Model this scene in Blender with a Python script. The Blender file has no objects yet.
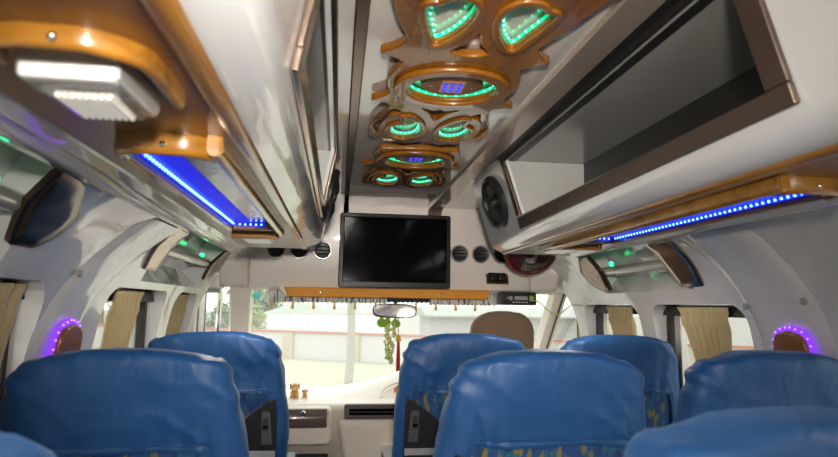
import bpy, bmesh, math, random
from mathutils import Vector, Matrix, noise
PI = math.pi
scene = bpy.context.scene
COL = scene.collection
random.seed(7)

# ------------------------------------------------------------------ materials
def nodes_of(m):
    m.use_nodes = True
    nt = m.node_tree
    return nt, nt.nodes, nt.links, nt.nodes['Principled BSDF']

def pr(name, color, rough=0.5, metal=0.0, coat=0.0, emit=None, estr=0.0, bump=None, coat_rough=0.03, spec=0.5, sheen=0.0):
    m = bpy.data.materials.new(name)
    nt, N, L, b = nodes_of(m)
    b.inputs['Base Color'].default_value = (*color, 1)
    b.inputs['Roughness'].default_value = rough
    b.inputs['Metallic'].default_value = metal
    b.inputs['Coat Weight'].default_value = coat
    b.inputs['Coat Roughness'].default_value = coat_rough
    b.inputs['Specular IOR Level'].default_value = spec
    b.inputs['Sheen Weight'].default_value = sheen
    if emit:
        b.inputs['Emission Color'].default_value = (*emit, 1)
        b.inputs['Emission Strength'].default_value = estr
    # slight variation of the colour so no surface is dead flat
    tc = N.new('ShaderNodeTexCoord')
    nz = N.new('ShaderNodeTexNoise'); nz.inputs['Scale'].default_value = 9; nz.inputs['Detail'].default_value = 4
    L.new(tc.outputs['Object'], nz.inputs['Vector'])
    mx = N.new('ShaderNodeMix'); mx.data_type = 'RGBA'
    mx.inputs[6].default_value = (*[c * 0.93 for c in color], 1)
    mx.inputs[7].default_value = (*[min(1, c * 1.05) for c in color], 1)
    L.new(nz.outputs['Fac'], mx.inputs[0]); L.new(mx.outputs[2], b.inputs['Base Color'])
    if bump:
        sc_, st, dist = bump
        n2 = N.new('ShaderNodeTexNoise'); n2.inputs['Scale'].default_value = sc_; n2.inputs['Detail'].default_value = 2
        L.new(tc.outputs['Object'], n2.inputs['Vector'])
        bp = N.new('ShaderNodeBump'); bp.inputs['Strength'].default_value = st; bp.inputs['Distance'].default_value = dist
        L.new(n2.outputs['Fac'], bp.inputs['Height']); L.new(bp.outputs['Normal'], b.inputs['Normal'])
        L.new(bp.outputs['Normal'], b.inputs['Coat Normal'])
    return m

def wood(name, c1, c2, rough=0.3, coat=0.8, axis='Y', scale=14.0, metal=0.0):
    m = bpy.data.materials.new(name)
    nt, N, L, b = nodes_of(m)
    tc = N.new('ShaderNodeTexCoord'); mp = N.new('ShaderNodeMapping')
    s = {'X': (0.12, 1, 1), 'Y': (1, 0.12, 1)}[axis]
    mp.inputs['Scale'].default_value = s
    L.new(tc.outputs['Object'], mp.inputs['Vector'])
    nz = N.new('ShaderNodeTexNoise'); nz.inputs['Scale'].default_value = scale; nz.inputs['Detail'].default_value = 6
    nz.inputs['Distortion'].default_value = 1.2
    L.new(mp.outputs['Vector'], nz.inputs['Vector'])
    wv = N.new('ShaderNodeTexNoise'); wv.inputs['Scale'].default_value = scale * 8; wv.inputs['Detail'].default_value = 3
    L.new(mp.outputs['Vector'], wv.inputs['Vector'])
    ad = N.new('ShaderNodeMath'); ad.operation = 'MULTIPLY_ADD'; ad.inputs[1].default_value = 0.35
    L.new(wv.outputs['Fac'], ad.inputs[0]); L.new(nz.outputs['Fac'], ad.inputs[2])
    r = N.new('ShaderNodeValToRGB'); r.color_ramp.elements[0].position = 0.45; r.color_ramp.elements[1].position = 0.85
    r.color_ramp.elements[0].color = (*c1, 1); r.color_ramp.elements[1].color = (*c2, 1)
    L.new(ad.outputs[0], r.inputs['Fac']); L.new(r.outputs['Color'], b.inputs['Base Color'])
    b.inputs['Roughness'].default_value = rough; b.inputs['Coat Weight'].default_value = coat
    b.inputs['Coat Roughness'].default_value = 0.03; b.inputs['Coat IOR'].default_value = 1.5
    b.inputs['Metallic'].default_value = metal
    return m

def emis(name, color, strength):
    m = bpy.data.materials.new(name)
    nt, N, L, b = nodes_of(m)
    b.inputs['Base Color'].default_value = (*[c * .5 for c in color], 1)
    b.inputs['Emission Color'].default_value = (*color, 1)
    b.inputs['Emission Strength'].default_value = strength
    return m

def thin_glass(name, tint, refl=1.0, veil=0.0):
    m = bpy.data.materials.new(name); m.use_nodes = True
    nt = m.node_tree; N = nt.nodes; L = nt.links; N.clear()
    out = N.new('ShaderNodeOutputMaterial'); t = N.new('ShaderNodeBsdfTransparent'); g = N.new('ShaderNodeBsdfGlossy')
    t.inputs['Color'].default_value = (*tint, 1); g.inputs['Roughness'].default_value = 0.0
    lw = N.new('ShaderNodeLayerWeight'); lw.inputs['Blend'].default_value = .5
    pw = N.new('ShaderNodeMath'); pw.operation = 'POWER'; pw.inputs[1].default_value = 5
    mu = N.new('ShaderNodeMath'); mu.operation = 'MULTIPLY_ADD'; mu.inputs[1].default_value = .8*refl; mu.inputs[2].default_value = .045*refl
    mx = N.new('ShaderNodeMixShader')
    L.new(lw.outputs['Facing'], pw.inputs[0]); L.new(pw.outputs[0], mu.inputs[0]); L.new(mu.outputs[0], mx.inputs[0])
    L.new(t.outputs[0], mx.inputs[1]); L.new(g.outputs[0], mx.inputs[2])
    if veil:                                             # milky translucent mix, imitates veiling glare on the glass
        tr = N.new('ShaderNodeBsdfTranslucent'); tr.inputs['Color'].default_value = (.85, .85, .80, 1)
        m2 = N.new('ShaderNodeMixShader'); m2.inputs[0].default_value = veil
        L.new(mx.outputs[0], m2.inputs[1]); L.new(tr.outputs[0], m2.inputs[2]); L.new(m2.outputs[0], out.inputs[0])
    else: L.new(mx.outputs[0], out.inputs[0])
    return m

M = {}
M['gel'] = pr('gelcoat', (.68, .655, .65), .2, coat=1.0, bump=(3.4, .32, .05))
M['gel_box'] = pr('locker_gelcoat', (.64, .63, .63), .2, coat=1.0, bump=(2.6, .2, .03))
M['cream'] = pr('cream_plastic', (.84, .765, .69), .32, coat=.35, bump=(60, .05, .002))
M['dash'] = pr('dash_plastic', (.76, .68, .59), .45, coat=.1, bump=(180, .06, .001))
M['ceil'] = pr('ceiling_laminate', (.49, .445, .41), .16, coat=.9, coat_rough=.04, bump=(2.0, .12, .03))
M['bronze'] = pr('bronze_trim', (.50, .385, .31), .17, metal=1.0, bump=(5, .12, .01))
M['strip'] = pr('bronze_strip', (.50, .40, .33), .22, metal=.65, coat=.5, bump=(5, .12, .01))
M['bronze_d'] = pr('dark_bronze', (.17, .115, .085), .2, metal=1.0, bump=(4, .1, .01))
M['frame_b'] = pr('panel_frame_brown', (.105, .072, .055), .28, metal=.5)
M['smoke'] = pr('smoked_mirror', (.36, .355, .345), .10, metal=1.0, bump=(3, .03, .01))
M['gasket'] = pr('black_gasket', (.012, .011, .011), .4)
M['chrome'] = pr('chrome', (.78, .76, .74), .08, metal=1.0)
M['silver'] = pr('silver_plastic', (.62, .6, .57), .25, metal=.55, coat=.5)
M['bar'] = emis('lamp_tube', (1.0, .95, .86), .22)
M['tray'] = pr('tray_reflector', (.62, .62, .64), .22, metal=.85, bump=(14, .25, .01))
M['alu'] = pr('aluminium', (.6, .57, .53), .3, metal=.9)
M['white_p'] = pr('white_plastic', (.75, .72, .68), .35)
M['black_p'] = pr('black_plastic', (.018, .018, .02), .4, bump=(150, .08, .001))
M['tvb'] = pr('television_black', (.006, .006, .006), .35, spec=.2)
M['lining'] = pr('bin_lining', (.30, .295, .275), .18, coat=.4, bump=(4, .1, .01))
M['lining2'] = pr('bin_end_lining', (.42, .42, .40), .3, coat=.3, bump=(9, .3, .01))
M['screen'] = pr('screen_glass', (.003, .003, .004), .10, spec=.03)
M['grey_p'] = pr('grey_strap', (.30, .30, .31), .6)
M['wood'] = wood('lacquered_wood', (.125, .048, .004), (.32, .135, .012), .30, .9, 'X')
M['wood_y'] = wood('lacquered_wood_long', (.125, .048, .004), (.32, .135, .012), .30, .9, 'Y')
M['board'] = wood('glossy_brown_board', (.135, .048, .010), (.23, .088, .018), .30, .45, 'Y', 6)
M['board'].node_tree.nodes['Principled BSDF'].inputs['Coat Roughness'].default_value = .22
M['carve'] = wood('carved_wood', (.105, .036, .003), (.225, .082, .007), .24, .65, 'Y', 10)
M['orange_b'] = wood('orange_wood_board', (.66, .22, .006), (.86, .36, .016), .6, .0, 'X', 10)
M['matwood'] = wood('satin_wood', (.13, .040, .006), (.20, .065, .009), .5, .1, 'Y', 8)
M['lampwood'] = wood('wall_lamp_wood', (.20, .062, .008), (.30, .10, .012), .3, .8, 'Y', 8)
M['green'] = emis('green_led_tape', (.005, .75, .30), .8)
M['green_d'] = emis('green_led_dot', (.2, 1.0, .7), 2.5)
M['green_l'] = emis('green_cove_lamp', (.02, .9, .3), 2.5)
M['blue'] = emis('blue_led_tape', (.004, .008, 1.0), .55)
M['blue_p'] = emis('blue_tray_glow', (.008, .012, .9), .55)
M['blue_d'] = emis('blue_led_dot', (.12, .32, 1.0), 5)
M['blue_m'] = emis('blue_module_led', (.02, .025, 1.0), 1.0)
M['violet'] = emis('violet_led_tape', (.26, .045, .90), .75)
M['violet_d'] = emis('violet_led_dot', (.55, .25, 1.0), 1.2)
M['lamp_on'] = emis('warm_lamp_diffuser', (1.0, .93, .80), .12)
M['glass'] = thin_glass('window_glass', (.93, .94, .92), 1.0)
M['wind'] = thin_glass('windscreen_glass', (.95, .965, .94), 1.0, .10)
M['tint'] = thin_glass('windscreen_tint', (.86, .90, .80), .6)
M['velvet'] = pr('brown_velvet', (.21, .135, .085), .85, sheen=.6, bump=(120, .2, .002))
M['floor'] = pr('floor_vinyl', (.30, .29, .28), .5)
M['red'] = pr('red_plastic', (.36, .012, .014), .3, coat=.4)
M['red_c'] = pr('red_cord', (.52, .02, .025), .8)
M['yellow'] = pr('yellow_bell', (.75, .48, .05), .4)
M['leaf'] = pr('leaf_green', (.28, .50, .05), .5)
M['grape'] = pr('grape_green', (.58, .68, .20), .35, coat=.3)
M['grape2'] = pr('grape_pale', (.75, .75, .38), .35, coat=.3)
M['wire'] = pr('yellow_green_wire', (.58, .62, .05), .4)
M['teal'] = pr('teal_sticker', (.10, .52, .55), .5)
M['orange'] = pr('orange_petal', (.85, .20, .02), .5)
M['dog'] = pr('golden_fur', (.66, .38, .10), .6)
M['dog_d'] = pr('dark_fur', (.12, .06, .02), .6)
M['dog_l'] = pr('cream_fur', (.80, .66, .42), .6)
M['tass_y'] = pr('yellow_tassel', (.80, .60, .28), .8)
M['speaker'] = pr('speaker_black', (.012, .012, .013), .45)
M['cone'] = pr('speaker_cone', (.03, .03, .032), .5)
# outdoors
M['ground'] = pr('pale_ground', (.43, .41, .33), .9, bump=(2, .5, .1))
M['grass'] = pr('dry_grass', (.50, .50, .34), .95, bump=(6, .8, .1))
M['plaster'] = pr('white_plaster', (.64, .63, .60), .9)
M['pillar'] = pr('cream_plaster', (.56, .49, .37), .9)
M['coping'] = pr('red_coping', (.52, .24, .20), .9)
M['bark'] = pr('pale_bark', (.44, .41, .35), .9, bump=(12, .6, .05))
M['fol'] = pr('hazy_foliage', (.34, .40, .29), .9)
M['fol2'] = pr('yellow_foliage', (.42, .46, .22), .9)
M['mound'] = pr('pale_heap', (.56, .56, .55), .95, bump=(3, .7, .3))
M['teal_g'] = pr('teal_window', (.13, .22, .22), .2)

def blocks_mat():
    m = bpy.data.materials.new('block_wall'); nt, N, L, b = nodes_of(m)
    tc = N.new('ShaderNodeTexCoord'); mp = N.new('ShaderNodeMapping'); mp.inputs['Rotation'].default_value = (PI/2, 0, 0)
    br = N.new('ShaderNodeTexBrick'); br.inputs['Scale'].default_value = 2.2
    br.inputs['Color1'].default_value = (.50, .49, .47, 1); br.inputs['Color2'].default_value = (.55, .54, .52, 1)
    br.inputs['Mortar'].default_value = (.40, .39, .37, 1)
    L.new(tc.outputs['Object'], mp.inputs[0]); L.new(mp.outputs[0], br.inputs['Vector'])
    L.new(br.outputs['Color'], b.inputs['Base Color']); b.inputs['Roughness'].default_value = .9
    return m
M['blocks'] = blocks_mat()

def cover_mat():
    m = bpy.data.materials.new('blue_satin_cover'); nt, N, L, b = nodes_of(m)
    tc = N.new('ShaderNodeTexCoord')
    n1 = N.new('ShaderNodeTexNoise'); n1.inputs['Scale'].default_value = 5; n1.inputs['Detail'].default_value = 4
    mp = N.new('ShaderNodeMapping'); mp.inputs['Scale'].default_value = (900, 900, 900)
    wv = N.new('ShaderNodeTexNoise'); wv.inputs['Scale'].default_value = 1
    L.new(tc.outputs['Object'], n1.inputs['Vector']); L.new(tc.outputs['Object'], mp.inputs['Vector']); L.new(mp.outputs['Vector'], wv.inputs['Vector'])
    mx = N.new('ShaderNodeMix'); mx.data_type = 'RGBA'
    mx.inputs[6].default_value = (.0065, .055, .180, 1); mx.inputs[7].default_value = (.010, .079, .245, 1)
    L.new(n1.outputs['Fac'], mx.inputs[0]); L.new(mx.outputs[2], b.inputs['Base Color'])
    b.inputs['Roughness'].default_value = .5; b.inputs['Sheen Weight'].default_value = .12
    b.inputs['Sheen Tint'].default_value = (.35, .6, 1, 1)
    mp2 = N.new('ShaderNodeMapping'); mp2.inputs['Scale'].default_value = (26, 26, 9); mp2.inputs['Rotation'].default_value = (.2, .5, .1)
    n2 = N.new('ShaderNodeTexNoise'); n2.inputs['Scale'].default_value = 1; n2.inputs['Detail'].default_value = 2; n2.inputs['Distortion'].default_value = .8
    L.new(tc.outputs['Object'], mp2.inputs['Vector']); L.new(mp2.outputs['Vector'], n2.inputs['Vector'])
    bp = N.new('ShaderNodeBump'); bp.inputs['Strength'].default_value = .30; bp.inputs['Distance'].default_value = .010
    L.new(n2.outputs['Fac'], bp.inputs['Height'])
    bp2 = N.new('ShaderNodeBump'); bp2.inputs['Strength'].default_value = .12; bp2.inputs['Distance'].default_value = .001
    L.new(wv.outputs['Fac'], bp2.inputs['Height']); L.new(bp.outputs['Normal'], bp2.inputs['Normal']); L.new(bp2.outputs['Normal'], b.inputs['Normal'])
    return m
M['cover'] = cover_mat()

def pattern_mat():
    m = bpy.data.materials.new('patterned_seat_fabric'); nt, N, L, b = nodes_of(m)
    tc = N.new('ShaderNodeTexCoord'); mp = N.new('ShaderNodeMapping'); mp.inputs['Scale'].default_value = (85, 85, 30); mp.inputs['Rotation'].default_value = (0, .5, 0)
    vo = N.new('ShaderNodeTexVoronoi'); vo.inputs['Scale'].default_value = 1.0; vo.feature = 'F1'; vo.distance = 'CHEBYCHEV'
    L.new(tc.outputs['Object'], mp.inputs['Vector']); L.new(mp.outputs['Vector'], vo.inputs['Vector'])
    r = N.new('ShaderNodeValToRGB'); r.color_ramp.interpolation = 'CONSTANT'
    r.color_ramp.elements[0].position = 0; r.color_ramp.elements[0].color = (.015, .06, .20, 1)
    r.color_ramp.elements[1].position = .45; r.color_ramp.elements[1].color = (.016, .10, .19, 1)
    e = r.color_ramp.elements.new(.68); e.color = (.17, .145, .045, 1)
    e = r.color_ramp.elements.new(.78); e.color = (.012, .04, .13, 1)
    e = r.color_ramp.elements.new(.92); e.color = (.12, .13, .08, 1)
    sp = N.new('ShaderNodeSeparateColor'); L.new(vo.outputs['Color'], sp.inputs[0]); L.new(sp.outputs[0], r.inputs['Fac'])
    lt = N.new('ShaderNodeMath'); lt.operation = 'LESS_THAN'; lt.inputs[1].default_value = .55; L.new(vo.outputs['Distance'], lt.inputs[0])
    mx = N.new('ShaderNodeMix'); mx.data_type = 'RGBA'; mx.inputs[6].default_value = (.013, .05, .17, 1)
    L.new(lt.outputs[0], mx.inputs[0]); L.new(r.outputs['Color'], mx.inputs[7]); L.new(mx.outputs[2], b.inputs['Base Color'])
    b.inputs['Roughness'].default_value = .85
    return m
M['pattern'] = pattern_mat()

def curtain_mat():
    m = bpy.data.materials.new('gold_curtain'); nt, N, L, b = nodes_of(m)
    tc = N.new('ShaderNodeTexCoord'); mp = N.new('ShaderNodeMapping'); mp.inputs['Scale'].default_value = (160, 160, 12)
    nz = N.new('ShaderNodeTexNoise'); nz.inputs['Scale'].default_value = 1; nz.inputs['Detail'].default_value = 3
    L.new(tc.outputs['Object'], mp.inputs['Vector']); L.new(mp.outputs['Vector'], nz.inputs['Vector'])
    mx = N.new('ShaderNodeMix'); mx.data_type = 'RGBA'
    mx.inputs[6].default_value = (.40, .30, .135, 1); mx.inputs[7].default_value = (.55, .44, .235, 1)
    L.new(nz.outputs['Fac'], mx.inputs[0]); L.new(mx.outputs[2], b.inputs['Base Color'])
    b.inputs['Roughness'].default_value = .6; b.inputs['Sheen Weight'].default_value = .3
    return m
M['curtain'] = curtain_mat()

def fringe_mat():
    m = bpy.data.materials.new('navy_white_fringe'); nt, N, L, b = nodes_of(m)
    tc = N.new('ShaderNodeTexCoord'); mp = N.new('ShaderNodeMapping'); mp.inputs['Scale'].default_value = (95, 1, 8)
    nz = N.new('ShaderNodeTexNoise'); nz.inputs['Scale'].default_value = 1; nz.inputs['Detail'].default_value = 2
    L.new(tc.outputs['Object'], mp.inputs['Vector']); L.new(mp.outputs['Vector'], nz.inputs['Vector'])
    r = N.new('ShaderNodeValToRGB'); r.color_ramp.interpolation = 'CONSTANT'
    r.color_ramp.elements[0].color = (.06, .07, .13, 1); r.color_ramp.elements[1].position = .42; r.color_ramp.elements[1].color = (.42, .43, .48, 1)
    e = r.color_ramp.elements.new(.48); e.color = (.80, .79, .76, 1)
    L.new(nz.outputs['Fac'], r.inputs['Fac']); L.new(r.outputs['Color'], b.inputs['Base Color']); b.inputs['Roughness'].default_value = .9
    return m
M['fringe'] = fringe_mat()
M['navy'] = pr('navy_cloth', (.03, .05, .14), .8)

# ------------------------------------------------------------------ mesh helpers
class MB:
    def __init__(s): s.bm = bmesh.new()
    def box(s, a, b, rot=None):
        c = Vector([(a[i] + b[i]) / 2 for i in range(3)]); d = [abs(b[i] - a[i]) for i in range(3)]
        mt = Matrix.Translation(c)
        if rot is not None: mt = mt @ rot.to_4x4()
        bmesh.ops.create_cube(s.bm, size=1, matrix=mt @ Matrix.Diagonal((*d, 1)))
        return s
    def prism(s, poly, axis, a, b):
        """poly: 2-D loop in the two other axes (order x,y,z without axis)."""
        def mk(p, v):
            q = list(p); q.insert(axis, v); return s.bm.verts.new(q)
        A = [mk(p, a) for p in poly]; B = [mk(p, b) for p in poly]
        s.bm.faces.new(A); s.bm.faces.new(list(reversed(B)))
        n = len(poly)
        for i in range(n):
            j = (i + 1) % n
            s.bm.faces.new((A[j], A[i], B[i], B[j]))
        return s
    def tube(s, pts, r, seg=10, closed=False, cap=True):
        pts = [Vector(p) for p in pts]; n = len(pts); rings = []
        rad = r if isinstance(r, (list, tuple)) else [r] * n
        ref = None
        for i, p in enumerate(pts):
            if closed: t = (pts[(i + 1) % n] - pts[i - 1])
            else: t = (pts[min(i + 1, n - 1)] - pts[max(i - 1, 0)])
            t.normalize()
            if ref is None:
                ref = t.orthogonal().normalized()
            u = (ref - t * ref.dot(t))
            if u.length < 1e-6: u = t.orthogonal()
            u.normalize(); ref = u; w = t.cross(u)
            rings.append([s.bm.verts.new(p + (u * math.cos(2*PI*k/seg) + w * math.sin(2*PI*k/seg)) * rad[i]) for k in range(seg)])
        m = n if closed else n - 1
        for i in range(m):
            A = rings[i]; B = rings[(i + 1) % n]
            off = 0
            if closed and i == n - 1:
                off = min(range(seg), key=lambda o: (A[0].co - B[o].co).length)
            for k in range(seg):
                s.bm.faces.new((A[k], A[(k+1) % seg], B[(k+1+off) % seg], B[(k+off) % seg]))
        if cap and not closed:
            s.bm.faces.new(list(reversed(rings[0]))); s.bm.faces.new(rings[-1])
        return s
    def lathe(s, prof, mt=None, seg=24, close=True):
        """prof [(r,z)] about local z, then transformed by mt"""
        mt = mt or Matrix.Identity(4); rings = []
        for r, z in prof:
            if r < 1e-6: rings.append([s.bm.verts.new(mt @ Vector((0, 0, z)))])
            else: rings.append([s.bm.verts.new(mt @ Vector((r*math.cos(2*PI*k/seg), r*math.sin(2*PI*k/seg), z))) for k in range(seg)])
        for i in range(len(rings) - 1):
            A, B = rings[i], rings[i+1]
            for k in range(seg):
                l = (k + 1) % seg
                if len(A) == 1 and len(B) == 1: continue
                if len(A) == 1: s.bm.faces.new((A[0], B[k], B[l]))
                elif len(B) == 1: s.bm.faces.new((A[k], B[0], A[l]))
                else: s.bm.faces.new((A[k], B[k], B[l], A[l]))
        if close:
            for R, rev in ((rings[0], True), (rings[-1], False)):
                if len(R) > 2: s.bm.faces.new(list(reversed(R)) if rev else R)
        return s
    def ball(s, c, r, sc=(1, 1, 1), sub=2, rot=None):
        mt = Matrix.Translation(Vector(c))
        if rot is not None: mt = mt @ rot.to_4x4()
        bmesh.ops.create_icosphere(s.bm, subdivisions=sub, radius=r, matrix=mt @ Matrix.Diagonal((*sc, 1)))
        return s
    def grid(s, P, closed_u=False):
        """P[i][j] points -> quads"""
        V = [[s.bm.verts.new(p) for p in row] for row in P]
        nu = len(V); nv = len(V[0])
        for i in range(nu if closed_u else nu - 1):
            for j in range(nv - 1):
                s.bm.faces.new((V[i][j], V[(i+1) % nu][j], V[(i+1) % nu][j+1], V[i][j+1]))
        return s
    def finish(s, name, mat, parent=None, bevel=0.0, seg=2, smooth=35, solid=0.0, loc=None):
        bmesh.ops.recalc_face_normals(s.bm, faces=s.bm.faces)
        off = Vector((0, 0, 0))
        if parent is not None: off = world_loc(parent)
        elif loc is not None: off = Vector(loc)
        if off.length > 0: bmesh.ops.translate(s.bm, vec=-off, verts=s.bm.verts)
        me = bpy.data.meshes.new(name); s.bm.to_mesh(me); s.bm.free()
        return link(name, me, mat, parent, bevel, seg, smooth, solid, loc)

def world_loc(o):
    v = Vector((0, 0, 0))
    while o is not None:
        v += o.location; o = o.parent
    return v

def link(name, me, mat, parent=None, bevel=0.0, seg=2, smooth=35, solid=0.0, loc=None):
    o = bpy.data.objects.new(name, me); COL.objects.link(o)
    if isinstance(mat, (list, tuple)):
        for q in mat: me.materials.append(q)
    else: me.materials.append(mat)
    if parent is not None: o.parent = parent
    elif loc is not None: o.location = loc
    if smooth:
        me.shade_smooth(); me.set_sharp_from_angle(angle=math.radians(smooth))
    if solid:
        sm = o.modifiers.new('Solidify', 'SOLIDIFY'); sm.thickness = solid; sm.offset = 0
    if bevel:
        bv = o.modifiers.new('Bevel', 'BEVEL'); bv.width = bevel; bv.segments = seg; bv.limit_method = 'ANGLE'; bv.angle_limit = math.radians(40)
        bv.harden_normals = True
    return o

def thing(name, label, cat, loc=(0, 0, 0), group=None, kind=None):
    o = bpy.data.objects.new(name, None); COL.objects.link(o); o.location = loc; o.empty_display_size = .05
    return tag(o, label, cat, group, kind)
def tag(o, label=None, cat=None, group=None, kind=None):
    if label: o['label'] = label
    if cat: o['category'] = cat
    if group: o['group'] = group
    if kind: o['kind'] = kind
    return o
def struct(o): o['kind'] = 'structure'; return o
def copy_tree(o, parent=None):
    c = o.copy(); COL.objects.link(c)
    if parent is not None: c.parent = parent
    for ch in list(o.children): copy_tree(ch, c)
    return c

def rrect(a0, a1, b0, b1, r, n=6):
    pts = []
    for cx, cy, st in ((a1 - r, b1 - r, 0), (a0 + r, b1 - r, PI/2), (a0 + r, b0 + r, PI), (a1 - r, b0 + r, 1.5*PI)):
        for k in range(n + 1):
            t = st + k / n * PI/2; pts.append((cx + r*math.cos(t), cy + r*math.sin(t)))
    return pts
def catmull(P, n=6, closed=True):
    out = []; m = len(P)
    for i in range(m if closed else m - 1):
        g = (lambda k: P[k % m]) if closed else (lambda k: P[max(0, min(m - 1, k))])
        p0, p1, p2, p3 = g(i-1), g(i), g(i+1), g(i+2)
        for k in range(n):
            t = k / n
            out.append(tuple(0.5*((2*p1[d]) + (-p0[d]+p2[d])*t + (2*p0[d]-5*p1[d]+4*p2[d]-p3[d])*t*t + (-p0[d]+3*p1[d]-3*p2[d]+p3[d])*t**3) for d in range(len(p1))))
    if not closed: out.append(tuple(P[-1]))
    return out
def plate_mesh(loops, thick, bevel=0.0, res=2):
    """flat plate with holes (first loop outer) in local xy, centred on z=0"""
    cu = bpy.data.curves.new('tmp', 'CURVE'); cu.dimensions = '2D'; cu.fill_mode = 'BOTH'
    for lp in loops:
        sp = cu.splines.new('POLY'); sp.points.add(len(lp) - 1)
        for i, p in enumerate(lp): sp.points[i].co = (p[0], p[1], 0, 1)
        sp.use_cyclic_u = True
    cu.extrude = max(thick / 2 - bevel, 0); cu.bevel_depth = bevel; cu.bevel_resolution = res; cu.offset = -bevel
    o = bpy.data.objects.new('tmp', cu); COL.objects.link(o)
    bpy.context.view_layer.update()
    me = bpy.data.meshes.new_from_object(o.evaluated_get(bpy.context.evaluated_depsgraph_get()))
    bpy.data.objects.remove(o); bpy.data.curves.remove(cu)
    me.materials.clear()
    return me
def plate(name, loops, thick, mt, mat, parent=None, bevel=0.0, smooth=40):
    me = plate_mesh(loops, thick, bevel)
    me.transform(mt)
    if parent is not None: me.transform(Matrix.Translation(-world_loc(parent)))
    return link(name, me, mat, parent, smooth=smooth)
def boolean_cut(o, mbs):
    dg = bpy.context.evaluated_depsgraph_get(); cut = []
    for mb in mbs:
        bmesh.ops.recalc_face_normals(mb.bm, faces=mb.bm.faces)
        me = bpy.data.meshes.new('cutter'); mb.bm.to_mesh(me); mb.bm.free()
        c = bpy.data.objects.new('cutter', me); COL.objects.link(c); cut.append(c)
        md = o.modifiers.new('b', 'BOOLEAN'); md.object = c; md.operation = 'DIFFERENCE'; md.solver = 'EXACT'
    bpy.context.view_layer.update()
    me = bpy.data.meshes.new_from_object(o.evaluated_get(bpy.context.evaluated_depsgraph_get()))
    o.modifiers.clear(); o.data = me
    for c in cut: bpy.data.objects.remove(c)
    me.shade_smooth(); me.set_sharp_from_angle(angle=math.radians(32))
YZ2X = Matrix(((0, 0, 1, 0), (1, 0, 0, 0), (0, 1, 0, 0), (0, 0, 0, 1)))      # plate xy -> world yz, normal x
def at(x, y, z): return Matrix.Translation((x, y, z))

# ------------------------------------------------------------------ camera
cam = bpy.data.cameras.new('camera'); co = bpy.data.objects.new('camera', cam); COL.objects.link(co)
co.location = (-.27, 0, 1.25)
co.rotation_euler = (Matrix.Rotation(-math.radians(7.52), 3, 'Z') @ Matrix.Rotation(PI/2 + math.radians(7.373), 3, 'X') @ Matrix.Rotation(math.radians(.8), 3, 'Z')).to_euler()
cam.sensor_width = 36; cam.lens = 600 / 838 * 36; cam.clip_start = .02; cam.clip_end = 500
cam.dof.use_dof = True; cam.dof.focus_distance = 2.2; cam.dof.aperture_fstop = 5.0
scene.camera = co

# ------------------------------------------------------------------ bus shell
REAR = -1.70
PROF = [(1.475, .75), (1.44, .80), (1.39, .84), (1.33, .875), (1.24, .91), (1.1, .935), (.9, .95), (.5, .965), (0, .97)]
def xin(z):
    for (z0, x0), (z1, x1) in zip(PROF, PROF[1:]):
        if z <= z0 and z >= z1: return x0 + (x1 - x0) * (z0 - z) / (z0 - z1)
    return PROF[0][1] if z > PROF[0][0] else PROF[-1][1]
def smooth_prof():
    pts = [(.55, 1.78), (.60, 1.60), (.68, 1.51)] + [(x, z) for z, x in PROF]
    return catmull(pts, 4, closed=False)
WIN = {-1: [(-1.55, -.75), (-.60, .45), (.60, 1.42), (1.77, 2.355), (2.475, 2.83)],
       1: [(-1.55, -.75), (-.60, .40), (.52, 1.30), (1.625, 2.165), (2.265, 2.80)]}
WTOP = {-1: 1.292, 1: 1.268}
COVES = {-1: [(.25, 1.24), (1.94, 2.82)], 1: [(.25, 1.08), (1.80, 2.56)]}
for sd, nm in ((-1, 'wall_left'), (1, 'wall_right')):
    inner = smooth_prof(); outer = [(x + .11 + .22*min(1, max(0, (z - 1.31)/.05)), z) for x, z in reversed(inner)]
    mb = MB(); mb.prism([(sd * x, z) for x, z in inner + outer], 1, REAR, 3.02)
    w = struct(mb.finish(nm, M['gel'], smooth=32))
    cut = []
    for y0, y1 in WIN[sd]:
        c = MB(); c.prism(rrect(y0, y1, .74, WTOP[sd], .065), 0, sd * .7, sd * 1.3); cut.append(c)
    for y0, y1 in COVES[sd]:                                   # pockets of the light coves
        c = MB(); pl = [(sd*.70, 1.452), (sd*.885, 1.313), (sd*.945, 1.39), (sd*.86, 1.52)]
        c.prism(pl, 1, y0 + .03, y1 - .06); cut.append(c)
    # swept front edge beside the cab
    c = MB(); ed = catmull([(3.04, 1.40), (3.0, 1.36), (2.95, 1.30), (2.915, 1.2), (2.90, 1.05), (2.89, .6), (2.89, -.2)], 5, closed=False)
    c.prism(ed + [(3.3, -.2), (3.3, 1.42), (3.06, 1.42)], 0, sd * .7, sd * 1.3); cut.append(c)
    boolean_cut(w, cut)

mb = MB(); mb.box((-1.06, REAR, -.06), (1.06, 3.95, 0)); struct(mb.finish('floor', M['floor']))
mb = MB(); mb.box((-.68, REAR, 1.75), (.68, 3.06, 1.79)); struct(mb.finish('ceiling', M['ceil']))
# rear wall with the back window
mb = MB(); mb.box((-1.06, REAR - .08, 0), (1.06, REAR, 1.79)); wr = struct(mb.finish('wall_rear', M['gel']))
c = MB(); c.prism(rrect(-.80, .80, .85, 1.45, .08), 1, REAR - .2, REAR + .1); boolean_cut(wr, [c])

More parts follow.
